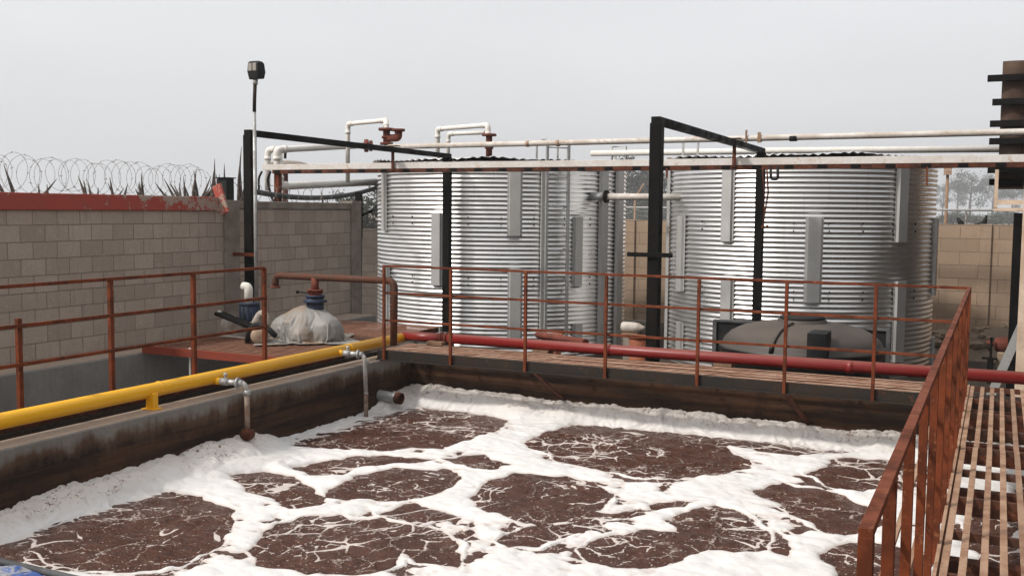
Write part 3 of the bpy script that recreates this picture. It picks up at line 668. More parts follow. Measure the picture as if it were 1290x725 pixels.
# drop pipes with valves
def drop_pipe(px, py, bottom, label, ball):
    x0 = PX0+.14; p = W(px, py, X=x0); y, z = p[1], p[2]
    t = thing('air_drop_pipe', (x0, y, z), label, 'drop pipe', 'air drop pipes on the yellow pipe')
    MB().tube(elbow([(YX+.02, y-.10, z+.01), (x0, y-.03, z), (x0, y, bottom+.42)], .07), .024, 16).tube([(x0, y, bottom+.44), (x0, y, bottom+.42)], .026, 16).build('pipe', 'drop_pipe', t)
    MB().tube([(x0, y, bottom+.425), (x0, y, bottom)], .025, 16).build('dipped_end', 'dirty_pipe', t)
    m = MB(); a = Vector((YX+.06, y-.09, z+.008)); b = Vector((x0, y-.03, z)); d = (b-a).normalized()
    m.tube([a+d*.04, a+d*.12], .036, 14).disc(a+d*.22, d, .052, .018).disc(a+d*.245, d, .03, .06); m.tube([a+d*.1, a+d*.23], .028, 12); m.build('union', 'galv_pipe', t)
    MB().disc((x0, y, z-.09), (0, 0, 1), .034, .045).build('pipe_collar', 'galv_pipe', t)
    m = MB(); c = a+d*.09; m.tube([c+Vector((0, 0, .02)), c+Vector((0, 0, .065))], .012, 10).ball(c+Vector((0, 0, .07)), .02, 10); m.build('valve_knob', 'galv_pipe', t)
    MB().tube([Vector((YX+.04, y-.1, z+.01)), a+d*.035], .034, 14).build('nipple', 'yellow_pipe', t)
    if ball:
        MB().ball((x0, y, bottom), .075, 16, (1, 1, .85)).build('float_ball', 'dirty_pipe' if 0 else 'rust_dark', t)
drop_pipe(311, 482, W(309, 547, X=PX0+.14)[2], 'grey drop pipe with valve ending in a rusty ball over froth', True)
drop_pipe(461, 446, WATER-.15, 'grey drop pipe with valve dipping straight into open sludge', False)
p = W(478, 497, X=PX0)
t = thing('outlet_stub', p, 'short stained pipe stub sticking out of basin wall above froth', 'pipe stub')
MB().tube([(PX0-.02, p[1], p[2]), (PX0+.3, p[1]-.02, p[2]-.015)], .062, 20, False).build('pipe', 'galv_pipe', t)
MB().lathe((PX0+.27, p[1]-.018, p[2]-.013), [(.058, -.02), (.07, -.02), (.07, .05), (.055, .05), (.052, -.1), (0, -.1)], 20, (1, -.05, -.05)).build('collar', 'rust_dark', t)

# ------------------------------------------------------------------ pump platform
pf = thing('pump_platform', (-8.3, 10.8, CURB), 'red grated steel platform bridging the channel below the pumps', 'platform')
PF0, PF1 = 9.22, 12.85
MB().box(-9.42, LX-.045, PF0-.012, PF0+.012, WALK-.09, WALK+.004).build('front_channel', 'platform_red', pf)
m = MB(); y = PF0+.02
while y < PF1: m.box(-9.41, LX-.05, y, y+.04, WALK-.004, WALK); y += .0885
m.build('grating', 'grate_red', pf)
for x in (-9.3, -8.6, -7.9, -7.35): MB().box(x, x+.03, PF0+.013, PF1, WALK-.088, WALK-.012).build('joist', 'rust_dark', pf)

# white pump with blue motor
PB = WALK
cx, cy = W(300, 420, Y=10.45)[:2]
wp = thing('white_pump', (cx, cy, PB), 'white pump with blue motor at the foot of the lamp pole', 'pump')
MB().ball((cx-.12, cy, PB+.15), .14, 18, (1, .8, 1)).tube([(cx-.1, cy-.0, PB+.15), (cx+.08, cy, PB+.13)], [.1, .085], 18).build('casing', 'pump_white', wp)
MB().box(cx+.0, cx+.36, cy-.12, cy+.12, PB+.03, PB+.2).box(cx-.2, cx+.4, cy-.14, cy+.14, PB, PB+.03).build('base', 'pump_white', wp, bevel=.02)
m = MB(); m.tube([(cx+.06, cy+.16, PB+.22), (cx+.06, cy+.16, PB+.42)], .125, 20)
for k in range(12):
    a = 2*math.pi*k/12; m.box(cx+.06+.125*math.cos(a)-.008, cx+.06+.125*math.cos(a)+.008, cy+.16+.125*math.sin(a)-.008, cy+.16+.125*math.sin(a)+.008, PB+.23, PB+.41)
m.disc((cx+.06, cy+.16, PB+.43), (0, 0, 1), .135, .03); m.build('motor', 'motor_blue', wp)
MB().tube([(cx+.06, cy+.16, PB+.2), (cx+.06, cy+.16, PB+.03)], .09, 16).build('stand', 'black_steel', wp)
MB().tube(elbow([(cx+.08, cy+.12, PB+.43), (cx+.08, cy+.12, PB+.66), (cx-.01, cy+.12, PB+.66)], .07), .055, 16).build('outlet_pipe', 'white_pvc', wp)
MB().tube(elbow([(cx+.2, cy+.05, PB+.15), (cx+.32, cy+.05, PB+.33), (cx+.42, cy+.05, PB+.33), (cx+.43, cy+.05, PB+.1)], .06), .04, 14).build('hose', 'pump_white', wp)
a = W(275, 394, Y=10.2); b = W(317, 411, Y=10.2)
MB().bar(a, b, .16, .045).build('belt_guard', 'black_steel', wp, bevel=.01)
MB().ball(a+np.array([.02, 0, .005]), .035, 10).build('guard_bolt', 'galv_pipe', wp)

# black motor end disc between pump and tarpaulin
cx2, cy2 = W(326, 430, Y=9.95)[:2]
mo = thing('black_motor', (cx2, cy2, PB), 'small black motor with tan end cap beside the tarpaulin', 'motor')
MB().tube([(cx2, cy2, PB+.115), (cx2-.22, cy2+.26, PB+.115)], .11, 18).tube(elbow([(cx2-.2, cy2+.02, PB+.03), (cx2-.14, cy2+.02, PB+.24), (cx2+.06, cy2+.04, PB+.25), (cx2+.22, cy2+.05, PB+.12)], .1), .035, 12).build('body', 'black_rubber', mo)
MB().lathe((cx2+.008, cy2-.01, PB+.115), [(0, -.05), (.06, -.045), (.095, -.025), (.1, 0), (.1, .05)], 18, (-.64, .77, 0)).build('end_cap', 'tan_metal', mo)
MB().box(cx2-.25, cx2+.05, cy2+.03, cy2+.25, PB, PB+.03).build('foot', 'rust_dark', mo)

# tarpaulin-covered blower and rusty manifold
BX, BY = W(389, 415, Y=10.6)[:2]
def draped_cloth(c, rot, sx, sy, parts, frames=48):
    """let a sheet fall over the machine and keep the shape it settles in"""
    tmp = []
    for b in parts+[MB().box(c[0]-1.3, c[0]+1.3, c[1]-1.3, c[1]+1.3, c[2]-.1, c[2])]:
        q = b.build('collider', 'black_steel'); q.modifiers.new('hit', 'COLLISION'); q.collision.thickness_outer = .012; q.collision.cloth_friction = 25; tmp.append(q)
    n = 84; m = MB(); ca, sa = math.cos(rot), math.sin(rot); vs = []
    for i in range(n+1):
        for j in range(n+1):
            u = (i/n-.5)*sx; v = (j/n-.5)*sy; vs.append((c[0]+u*ca-v*sa, c[1]+u*sa+v*ca, c[2]+.62+.02*math.sin(i*.31)*math.cos(j*.23)))
    m.add(vs, [(i*(n+1)+j, (i+1)*(n+1)+j, (i+1)*(n+1)+j+1, i*(n+1)+j+1) for i in range(n) for j in range(n)], True)
    o = m.build('tarpaulin', 'tarp'); cl = o.modifiers.new('cloth', 'CLOTH'); st = cl.settings
    st.quality = 6; st.mass = .35; st.tension_stiffness = 18; st.compression_stiffness = 18; st.shear_stiffness = 8; st.bending_stiffness = .12; st.air_damping = 1.5
    cl.collision_settings.distance_min = .01; cl.collision_settings.use_self_collision = False
    cl.point_cache.frame_start = 1; cl.point_cache.frame_end = frames
    S.frame_start = 1; S.frame_end = frames
    for f in range(1, frames+1): S.frame_set(f)
    dg = bpy.context.evaluated_depsgraph_get(); me = bpy.data.meshes.new_from_object(o.evaluated_get(dg)); o.modifiers.clear(); o.data = me
    for q in tmp: bpy.data.objects.remove(q, do_unlink=True)
    S.frame_set(1)
    me.name = 'tarpaulin'; me.polygons.foreach_set('use_smooth', [True]*len(me.polygons))
    if not me.materials: me.materials.append(M['tarp'])
    sub = o.modifiers.new('smooth', 'SUBSURF'); sub.levels = sub.render_levels = 1
    so = o.modifiers.new('gauge', 'SOLIDIFY'); so.thickness = .004
    return o
ob = draped_cloth((BX-.02, BY, PB), .62, 1.8, 1.55, [MB().ball((BX+.0, BY, PB+.19), .30, 20, (1.12, .9, .82)), MB().ball((BX-.29, BY-.05, PB+.14), .19, 16, (1.1, .9, .9)), MB().ball((BX+.30, BY-.05, PB+.15), .19, 16), MB().ball((BX+.1, BY-.27, PB+.1), .13, 14), MB().box(BX-.16, BX-.04, BY-.3, BY-.2, PB, PB+.26)], 56)
tag(ob, 'crumpled grey tarpaulin draped over a blower by the yellow pipe', 'tarpaulin')
bl = thing('blower', (BX, BY, PB), 'blue blower top with rusty flange poking from the tarpaulin', 'blower')
MB().box(BX-.13, BX+.13, BY-.13, BY+.13, PB, PB+.3).build('base', 'motor_blue', bl, bevel=.02)
bx = W(397, 380, Y=BY)[0]
m = MB(); m.tube([(bx, BY, PB+.3), (bx, BY, PB+.58)], .11, 20).disc((bx, BY, PB+.515), (0, 0, 1), .15, .03).disc((bx, BY, PB+.58), (0, 0, 1), .125, .025); m.build('head', 'motor_blue', bl)
MZ = W(397, 349, Y=BY)[2]
mf = thing('rusty_manifold', (bx, BY, PB+.62), 'rusty horizontal pipe on a stem above the tarpaulin, bent down at both ends', 'pipe')
xl = W(347, 349, Y=BY)[0]; xr = W(497, 357, Y=BY)[0]
MB().tube(elbow([(xl, BY-.0, MZ-.15), (xl, BY, MZ), (xr, BY, MZ), (xr, BY-.02, WALK+.03)], .1), .044, 18).build('pipe_run', 'rust_pipe', mf)
m = MB(); m.tube([(bx, BY, PB+.615), (bx, BY, MZ)], .05, 16).disc((bx, BY, PB+.64), (0, 0, 1), .1, .035).disc((bx, BY, MZ-.17), (0, 0, 1), .1, .03).disc((bx, BY, MZ-.22), (0, 0, 1), .085, .03); m.build('stem', 'rust_valve', mf)
MB().disc((xl, BY, MZ-.15), (0, 0, 1), .062, .025).build('end_flange', 'rust_valve', mf)
m = MB(); m.bar((bx-.05, BY-.06, MZ-.2), (bx-.2, BY-.1, MZ-.19), .03, .012).ball((bx-.2, BY-.1, MZ-.19), .022, 10); m.build('lever', 'black_steel', mf)

# ------------------------------------------------------------------ walls
lw = thing('block_wall', (WALLX, 8, GZ), 'grey block wall with peeling red top beam left of the basin', 'wall')
ZT0, ZT1 = -.055, .142
MB().box(WALLX-.15, WALLX, 1, 11.35, GZ-.3, ZT0).build('masonry', 'block_y', lw)
MB().box(WALLX-.17, WALLX+.03, 1, 11.22, ZT0+.001, ZT1).build('top_beam', 'peeling_red', lw, bevel=.01)
MB().box(WALLX-.18, WALLX+.035, 11.352, 11.66, GZ-.3, .10).build('pillar', 'cap_concrete', lw, bevel=.01)
lw2 = thing('block_wall', (WALLX, 13, GZ), 'shorter grey block wall with concrete cap behind the tarpaulin', 'wall')
MB().box(WALLX-.15, WALLX-.002, 11.662, 14.5, GZ-.3, -.02).build('masonry', 'block_y', lw2)
MB().box(WALLX-.17, WALLX+.02, 11.664, 14.5, -.019, .09).build('cap', 'cap_concrete', lw2, bevel=.01)
MB().box(WALLX-.22, WALLX+.04, 14.502, 14.78, GZ-.3, .12).build('pillar', 'cap_concrete', lw2, bevel=.01)
o = MB().box(-19, -11.2, 21.0, 21.15, GZ-.3, W(460, 288, Y=21)[2]).build('block_wall', 'block_x_shaded', at=(-15, 21, GZ)); tag(o, 'low dark block wall glimpsed left of the left tank', 'wall')

WY = 25.2
bw = thing('plank_wall', (-2, WY, GZ), 'tan block wall behind the tanks with flat posts', 'wall')
wt = -.234
MB().box(-11, 12, WY, WY+.12, GZ-.3, wt).build('panel', 'plank_x', bw)
for x in (-9.6, W(794, 300, Y=WY)[0], -4.6, -2.0, W(1239, 350, Y=WY)[0], 3.0, 5.6):
    MB().box(x-.13, x+.13, WY-.05, WY+.16, GZ-.3, wt+.01).build('wall_post', 'plank_x', bw, bevel=.01)
MB().box(-11, 12, WY-.28, WY-.06, GZ-.3, GZ+.13).build('footing', 'cap_concrete', bw, bevel=.02)

# broken plank and black box on the wall corner
p = W(279, 251, Y=11.3)
MB_ = MB(); MB_.bar(W(273, 233, Y=11.25), W(284, 269, Y=11.25), .15, .04, (0, 1, 0)); o = MB_.build('hanging_board', 'peeling_red', at=p, bevel=.004); tag(o, 'short red flaking board hanging at the wall corner', 'board')
p = W(284, 231, Y=11.5); o = MB().box(p[0]-.08, p[0]+.09, p[1]-.08, p[1]+.08, .1, p[2]+.07).build('junction_box', 'black_rubber', at=(p[0], p[1], .1), bevel=.006); MB().box(p[0]-.1, p[0]+.11, p[1]-.1, p[1]+.1, p[2]+.071, p[2]+.086).build('lid', 'black_steel', o); tag(o, 'small black box on top of the wall pillar', 'box')

# razor wire coil on the wall
def coil(y0, y1, x, z, r, pitch, rw, seed):
    rr = random.Random(seed); m = MB(); n = 22; turns = int((y1-y0)/pitch); pts = []
    for i in range(turns*n):
        a = 2*math.pi*i/n; q = i/n
        rad = r*(1+.10*math.sin(q*1.7)+.06*math.sin(q*.61+1))
        pts.append((x+rad*.8*math.cos(a)+.02*math.sin(q*2.3), y0+q*pitch+.5*rad*math.sin(2.1*q)*.25+rad*.35*math.cos(a), z+rad*math.sin(a)+.02*math.sin(q*.9)))
    m.tube(pts, rw, 5, False)
    for i in range(0, len(pts), 3):                       # barbs
        p = Vector(pts[i]); d = Vector((rr.uniform(-1, 1), rr.uniform(-1, 1), rr.uniform(-1, 1))).normalized()*.022
        w = Vector((0, 0, .006)); m.add([p-d, p+w, p+d, p-w, p+d.cross(w).normalized()*.004], [(0, 1, 4), (1, 2, 4), (2, 3, 4), (3, 0, 4)])
    return m
o = coil(4.2, 11.2, WALLX-.08, ZT1+.2, .21, .125, .0022, 3).build('razor_wire', 'wire', at=(WALLX, 8, ZT1)); tag(o, 'looping razor wire coil along the red topped wall', 'razor wire')
o = coil(11.8, 14.6, WALLX-.3, .2, .15, .3, .004, 5).build('razor_wire', 'wire', at=(WALLX-.3, 13, .1)); tag(o, 'sparse razor wire above the short wall, left of the tank', 'razor wire')

# dry spiky plants behind the wall
def spiky(px, ptop, n, spread, label, seed, Y=None, X=-10.7):
    rr = random.Random(seed); c = W(px, 245, X=X); top = W(px, ptop, X=X)[2]
    t = thing('dry_plant', (c[0], c[1], GZ), label, 'plant', 'dry spiky plants behind the wall')
    MB().tube([(c[0], c[1], GZ-.1), (c[0]+.03, c[1]+.04, -1.4), (c[0], c[1], -.2)], [.09, .075, .06], 10).build('stem', 'bark', t)
    m = MB()
    for i in range(n):
        h = (top+.25)*(1 if i == 0 else rr.uniform(.45, .92)); a = rr.uniform(0, 6.28); s = rr.uniform(.15, 1)*spread
        ln = rr.choice((-1, 1))*s; b = Vector((c[0]+rr.uniform(-.05, .05), c[1]+rr.uniform(-.1, .1)+ln*.3, -.25)); e = b+Vector((rr.uniform(-.1, .1), ln*.5 if i else ln*.12, h))
        k = b.lerp(e, .55)+Vector((0, -ln*.12, .02)); m.tube([b, b.lerp(k, .5)+Vector((0, 0, .0)), k, e], [.026, .034, .024, .003], 5)
    m.build('leaves', 'dry_leaf', t); return t
LBL = [(30, 208, 6, .8, 'dry spiky plant at the far left inside the wire loops'), (50, 232, 4, .6, 'low tuft of dry spikes near the far left end of the wall'),
       (70, 232, 3, .5, 'tiny dry spike cluster third from the left'), (112, 228, 4, .4, 'small dark spikes behind the middle of the red beam'),
       (126, 222, 6, .7, 'leaning dark spikes just right of the middle of the red beam'), (156, 224, 6, .5, 'small stubby spike tuft between two taller tufts'),
       (186, 218, 5, .3, 'single tall thin spike with short ones around it'), (240, 212, 9, .9, 'broad fan of dark spikes left of the wall corner'),
       (262, 216, 8, .4, 'dense upright dry spikes right beside the wall corner'), (270, 200, 3, .2, 'tall leaning spike standing left of the black box'), (249, 214, 8, .7, 'thick clump of dark reeds at the right end of the wire coil'), (279, 206, 5, .3, 'few thin spikes between the black box and the wall corner'), (234, 222, 6, .6, 'low clump of reeds left of the broad fan of spikes'), (297, 184, 4, .25, 'tallest dry spike just left of the black post')]
for i, (a, b, c, d, l) in enumerate(LBL): spiky(a, b, c, d, l, 40+i)
for i, (a, b, l) in enumerate(((306, 212, 'short spikes behind the lamp pole, left one'), (364, 243, 'stubby dry spikes under the sagging hose, left of centre'), (412, 242, 'grey stubby spikes under the sagging hose, right of centre'))):
    spiky(a, b, 6, .5, l, 70+i, X=-10.9)

# ------------------------------------------------------------------ frames carrying the pipes
def frame(X, ztop, xbr, label, mat_br, L):
    t = thing('pipe_gantry', (X, (FRONT_Y+BACK_Y)/2, GZ), label, 'gantry', 'black steel frames carrying the pipes')
    w = .135
    z0 = CURB+.034 if X < -9 else GZ
    MB().bar((X, FRONT_Y, z0), (X, FRONT_Y, ztop-.03), w, w, (0, 1, 0)).build('front_post', 'black_steel', t, bevel=.006)
    MB().bar((X, BACK_Y, GZ), (X, BACK_Y, ztop-.06), w, w, (0, 1, 0)).build('rear_post', 'black_steel', t, bevel=.006)
    MB().bar((X, FRONT_Y-.06, ztop), (X, BACK_Y+.068, ztop-.03), .11, .085).build('top_beam', 'black_steel', t, bevel=.004)
    z = W(*xbr, Y=FRONT_Y)[2]
    MB().bar((X-L[0], FRONT_Y-.09, z), (X+L[1], FRONT_Y-.09, z), .04, .05).build('cross_arm', mat_br, t, bevel=.003)
    return t
X1 = W(316, 300, Y=FRONT_Y)[0]; X2 = W(825, 300, Y=FRONT_Y)[0]; FZ = 1.035
frame(X1, FZ, (310, 320), 'tall black steel frame beside the lamp pole, crossing before the left tank', 'rust_rail', (.24, .17))
frame(X2, FZ, (822, 320.5), 'tall black steel frame reaching back before the right tank', 'black_steel', (.3, .24))

CY = 15.1; z0 = W(800, 206.0, Y=CY)[2]
cb = thing('pipe_rack_beam', (-6, CY, .7), 'long white steel channel hung across both tanks', 'beam')
MB().box(-12.35, 4, CY-.03, CY+.03, .688, .79).build('channel_web', 'white_steel', cb, bevel=.004)
MB().box(-12.1, 4, CY-.05, CY+.09, .622, .686).build('lower_angle', 'rust_dark', cb)
m = MB(); k = -12.05
while k < 3.9: m.box(k, k+.13, CY-.056, CY-.051, .626, .682); k += .46
m.build('dark_slots', 'black_steel', cb)
MB().bar((-12.05, CY+.05, GZ), (-12.05, CY+.05, .622), .1, .1, (0, 1, 0)).build('end_leg', 'rust_rail', cb)
for X in (X1, X2):
    m = MB(); m.bar((X+.02, CY-.06, .66), (X+.02, CY-.06, FZ+.02), .05, .025, (0, 1, 0)); m.box(X-.08, X+.1, CY-.075, CY+.06, FZ+.036, FZ+.05); m.build('hanger', 'rust_dark', cb)
for px in (1168,):
    p = W(px, 214, Y=CY); MB().bar((p[0], CY-.07, .64), (p[0]+.01, CY-.07, .38), .02, .02).build('loose_strip', 'rust_rail', cb)
p = W(842, 214, Y=CY); MB().bar((p[0], CY-.07, .66), (p[0], CY-.07, .5), .025, .02).build('loose_strip', 'rust_rail', cb)

# upper pipe
UY = 16.0; uz = W(489, 185, Y=UY)[2]; uz1 = W(1285, 166, Y=UY)[2]
up = thing('upper_pipe', (-4, UY, uz), 'long grey white pipe laid on the black frames above the tanks', 'pipe')
MB().tube([(-10.25, UY, uz), (-5, UY, (uz+uz1)/2-.0), (1.5, UY, uz1), (4, UY, uz1+.01)], .047, 18).build('pipe_run', 'pipe_grey', up)
m = MB()
for px in (665, 703, 957): q = W(px, 175, Y=UY); m.tube([(q[0]-.03, UY, uz+.002), (q[0]+.03, UY, uz+.002)], .054, 16)
m.build('clamp', 'tan_metal', up)
q = W(1000, 173, Y=UY); MB().tube([(q[0]-.06, UY, uz+.004), (q[0]+.05, UY, uz+.004)], .052, 16).build('black_band', 'black_rubber', up)
q = W(941, 176, Y=UY); MB().bar((q[0], UY-.055, uz-.1), (q[0], UY-.055, uz+.14), .03, .012).build('bracket', 'wood', up); MB().bar((q[0]+.2, UY-.05, uz-.06), (q[0]+.2, UY-.05, uz+.1), .05, .012).build('bracket', 'wood', up)
# second white pipe further back
BYP = 23.0
o = MB().tube([W(745, 193.2, Y=BYP), W(1000, 189.5, Y=BYP), W(1290, 187.5, Y=BYP)], .07, 14).build('rear_pipe', 'white_pvc', at=W(1000, 190, Y=BYP))
for px in (775, 1153):
    q = W(px, 192, Y=BYP); MB().bar((q[0], BYP, GZ), (q[0], BYP, q[2]-.06), .05, .05).build('stand', 'galv_pipe', o)
m = MB(); q = W(781, 189, Y=BYP); m.tube([q+np.array([-.2, 0, -.35]), q+np.array([-.2, 0, .08]), q+np.array([.15, 0, .08]), q+np.array([.15, 0, -.35])], .03, 8); m.build('hoop', 'galv_pipe', o)
tag(o, 'white pipe running behind the roofs of both tanks', 'pipe')

# ------------------------------------------------------------------ corrugated tanks
T1 = (Vector((-9.80, 19.95)), 2.68); T2 = (Vector((-3.56, 20.39)), 2.48)
TT = {0: .93, 1: .95}
def corr_shell(c, r, z0, z1, pitch, amp, n=160, ppw=10):
    rows = int((z1-z0)/pitch*ppw); m = MB(); vs = []
    for i in range(rows+1):
        z = z0+(z1-z0)*i/rows; rr = r+amp*math.cos(2*math.pi*(z-z0)/pitch)
        for k in range(n):
            a = 2*math.pi*k/n; vs.append((c.x+rr*math.cos(a), c.y+rr*math.sin(a), z))
    fs = [(i*n+k, i*n+(k+1) % n, (i+1)*n+(k+1) % n, (i+1)*n+k) for i in range(rows) for k in range(n)]
    return m.add(vs, fs, True)
def wall_hit(c, r, px, py):
    """where the sight line of a surveyed point meets the tank wall: angle round the tank and height"""
    v = W(px, py, Y=1.); dx, dy = v[0], v[1]; A = dx*dx+dy*dy; B = -(dx*c.x+dy*c.y); C = c.x**2+c.y**2-r*r
    D = max(0, B*B-A*C); k = (-B-math.sqrt(D))/A
    return math.atan2(v[1]*k-c.y, v[0]*k-c.x), v[2]*k
def stiffener(root, c, r, px, y0, y1, wpx, name='stiffener', depth=.055, label=None):
    a, zt = wall_hit(c, r, px, y0); _, zb = wall_hit(c, r, px, y1); n = Vector((math.cos(a), math.sin(a), 0)); t = Vector((-n.y, n.x, 0))
    fw_ = wpx/2; b = Vector((c.x, c.y, 0))+n*(r+.012); m = MB(); w = fw_
    prof = [(-w-.03, -.004), (-w-.03, .004), (-w+.0, .006), (-w+.012, depth), (w-.012, depth), (w, .006), (w+.03, .004), (w+.03, -.004)]
    vs = [b+t*u+n*d+Vector((0, 0, z)) for z in (zb, zt) for u, d in prof]; k = len(prof)
    m.add(vs, [(i, i+1, k+i+1, k+i) for i in range(k-1)]+[(k-1, 0, k, 2*k-1), tuple(reversed(range(k))), tuple(range(k, 2*k))])
    return m.build(name, 'plate', root, bevel=.003, label=label)
def roof(root, c, r, z, ang, amp=.02, pitch=.13):
    m = MB(); nr, n = 14, 220; vs = []; ca, sa = math.cos(ang), math.sin(ang)
    for i in range(nr+1):
        q = (r+.10)*i/nr
        for k in range(n):
            a = 2*math.pi*k/n; x = q*math.cos(a); y = q*math.sin(a); u = x*ca+y*sa
            sag = .018*math.sin(u*2.1+1)+.012*math.sin(u*4.7)
            vs.append((c.x+x, c.y+y, z+amp*math.sin(2*math.pi*u/pitch)+sag+.07*(1-(q/(r+.1))**2)))
    fs = [(i*n+k, i*n+(k+1) % n, (i+1)*n+(k+1) % n, (i+1)*n+k) for i in range(nr) for k in range(n)]
    m.add(vs, fs, True); o = m.build('roof', 'galv', root); so = o.modifiers.new('gauge', 'SOLIDIFY'); so.thickness = .006
    return o
def bolts(root, c, r, zs, a0, a1, n):
    m = MB()
    for z in zs:
        for k in range(n):
            a = a0+(a1-a0)*k/(n-1); nrm = Vector((math.cos(a), math.sin(a), 0)); p = Vector((c.x, c.y, z))+nrm*(r+.02)
            m.bar(p-nrm*.012, p+nrm*.008, .014, .035)
    m.build('bolt_row', 'fascia', root)
def tank(i, T, label, stiff, seams):
    c, r = T; t = thing('steel_tank', (c.x, c.y, GZ), label, 'tank', 'corrugated steel tanks')
    MB().lathe((c.x, c.y, GZ-.1), [(0, 0), (r+.25, 0), (r+.25, .16), (0, .16)], 64).build('footing', 'shade_tone', t)
    corr_shell(c, r, GZ+.04, TT[i], .086, .0130).build('shell', 'galv', t)
    roof(t, c, r, TT[i]+.045, .25+i*.15)
    for s in stiff: stiffener(t, c, r, *s)
    for px, py in seams:
        a, z = wall_hit(c, r, px, py); bolts(t, c, r, (z, z-.13), a-.95, a+.95, 9)
    return t
t1 = tank(0, T1, 'corrugated steel tank on the left, with the ladder', [
    (485.5, 212, 291, .16), (551, 268, 359, .21), (649, 212, 297, .23), (649, 342, 432, .23), (551, 410, 440, .21), (489, 335, 440, .16),
    (727.5, 273, 360, .2), (727, 407, 440, .2), (760, 210, 440, .24), (779.5, 210, 440, .34)], [(590, 274), (590, 350)])
t2 = tank(1, T2, 'corrugated steel tank on the right, behind the black cistern', [
    (918.5, 210, 304, .21), (1026.5, 274, 381, .24), (1137, 210, 305, .24), (860, 272, 367, .24), (843.8, 210, 450, .5), (917, 350, 440, .22), (1133, 354, 455, .24), (1177.3, 275, 370, .2), (1176.7, 424, 460, .2), (858, 405, 440, .2)], [(1000, 281), (1000, 367)])
# ladder on the left tank
def ladder():
    c, r = T1; a, _ = wall_hit(c, r, 697, 300); n = Vector((math.cos(a), math.sin(a), 0)); t = Vector((-n.y, n.x, 0)); b = Vector((c.x, c.y, 0))+n*(r+.17)
    L = bpy.data.objects.new('ladder', None); COL.objects.link(L); L.parent = t1; L.location = (0, 0, 0)
    for s in (-1, 1): MB().bar(b+t*s*.225+Vector((0, 0, GZ+.3)), b+t*s*.225+Vector((0, 0, 1.3)), .05, .05, n).build('rail', 'galv_pipe', L)
    z = GZ+.5
    while z < 1.2: MB().tube([b+t*.2+Vector((0, 0, z)), b-t*.2+Vector((0, 0, z))], .013, 8).build('rung', 'galv_pipe', L); z += .28
    z = GZ+.6
    while z < .9:
        for s in (-1, 1): MB().bar(b+t*s*.225+Vector((0, 0, z)), b+t*s*.225-n*.17+Vector((0, 0, z)), .03, .03).build('bracket', 'galv_pipe', L)
        z += .8
    for s in (-1, 1): MB().tube(elbow([b+t*s*.225+Vector((0, 0, 1.28)), b+t*s*.225+Vector((0, 0, 1.36))-n*.1, b+t*s*.225-n*.5+Vector((0, 0, 1.3)), b+t*s*.225-n*.5+Vector((0, 0, .95))], .1), .02, 8).build('hand_hoop', 'galv_pipe', L)
    q = b-n*.1-t*(.0)
    a2, _ = wall_hit(c, r, 683, 300); n2 = Vector((math.cos(a2), math.sin(a2), 0)); p2 = Vector((c.x, c.y, 0))+n2*(r+.06)
    MB().bar(p2+Vector((0, 0, GZ+.1)), p2+Vector((0, 0, .9)), .1, .06, n2).build('cable_tray', 'plate', t1)
ladder()
for i, px in enumerate((843, 861)):
    a, _ = wall_hit(T2[0], T2[1], px+14, 214); n = Vector((math.cos(a), math.sin(a), 0)); p = Vector((T2[0].x, T2[0].y, .9))+n*(T2[1]-.05); MB().bar(p, p+Vector((.02*i, 0, .42)), .035, .035).build('roof_stub', 'galv_pipe', t2)

# pipe joining the tanks
p = W(755, 247.5, Y=18.9); q = W(845, 251, Y=18.9)
jp = thing('joining_pipe', (p+q)/2, 'grey pipe with black flange joining the two tanks', 'pipe')
MB().tube([(p[0]-.1, 18.9, p[2]), (q[0]+.4, 18.9, p[2]-.01)], .066, 18).build('pipe_run', 'pipe_grey', jp)
m = MB(); m.disc((W(764, 248, Y=18.9)[0], 18.9, p[2]), (1, 0, 0), .125, .06); m.build('flange', 'black_steel', jp)
MB().tube([(p[0]-.16, 18.9, p[2]), (W(762, 248, Y=18.9)[0], 18.9, p[2])], .085, 18).build('nozzle', 'galv_pipe', jp)

# valves and white loops on the left tank
def roofvalve(px, ptop, pbot, Y, label, twin):
    c = W(px, pbot, Y=Y); top = W(px, ptop, Y=Y)[2]; t = thing('roof_valve', c, label, 'valve', 'rusty valves above the left tank')
    m = MB(); m.tube([c, (c[0], Y, top)], .065, 14)
    h = top-c[2]
    for k in ((0.0, .1), (.45, .07), (1., .13)): m.disc((c[0], Y, c[2]+k[0]*h), (0, 0, 1), k[1]+.02, .045)
    m.build('body', 'rust_valve', t)
    if twin:
        x2 = W(px+15, pbot, Y=Y)[0]; m = MB(); m.tube(elbow([(c[0], Y, c[2]+.1), (x2, Y, c[2]+.1), (x2, Y, top-.02)], .06), .07, 14).disc((x2, Y, top-.02), (0, 0, 1), .12, .045); m.build('side_branch', 'rust_valve', t)
    else:
        m = MB(); m.bar((c[0]-.05, Y-.1, c[2]+.25), (c[0]+.2, Y-.1, c[2]+.25), .03, .02); m.build('handle', 'rust_dark', t)
    return t
roofvalve(487, 163, 181, UY+.05, 'twin rusty valve body at the left end of the upper pipe', True)
roofvalve(616, 170, 199, 18.6, 'single rusty valve standing above the left tank roof', False)
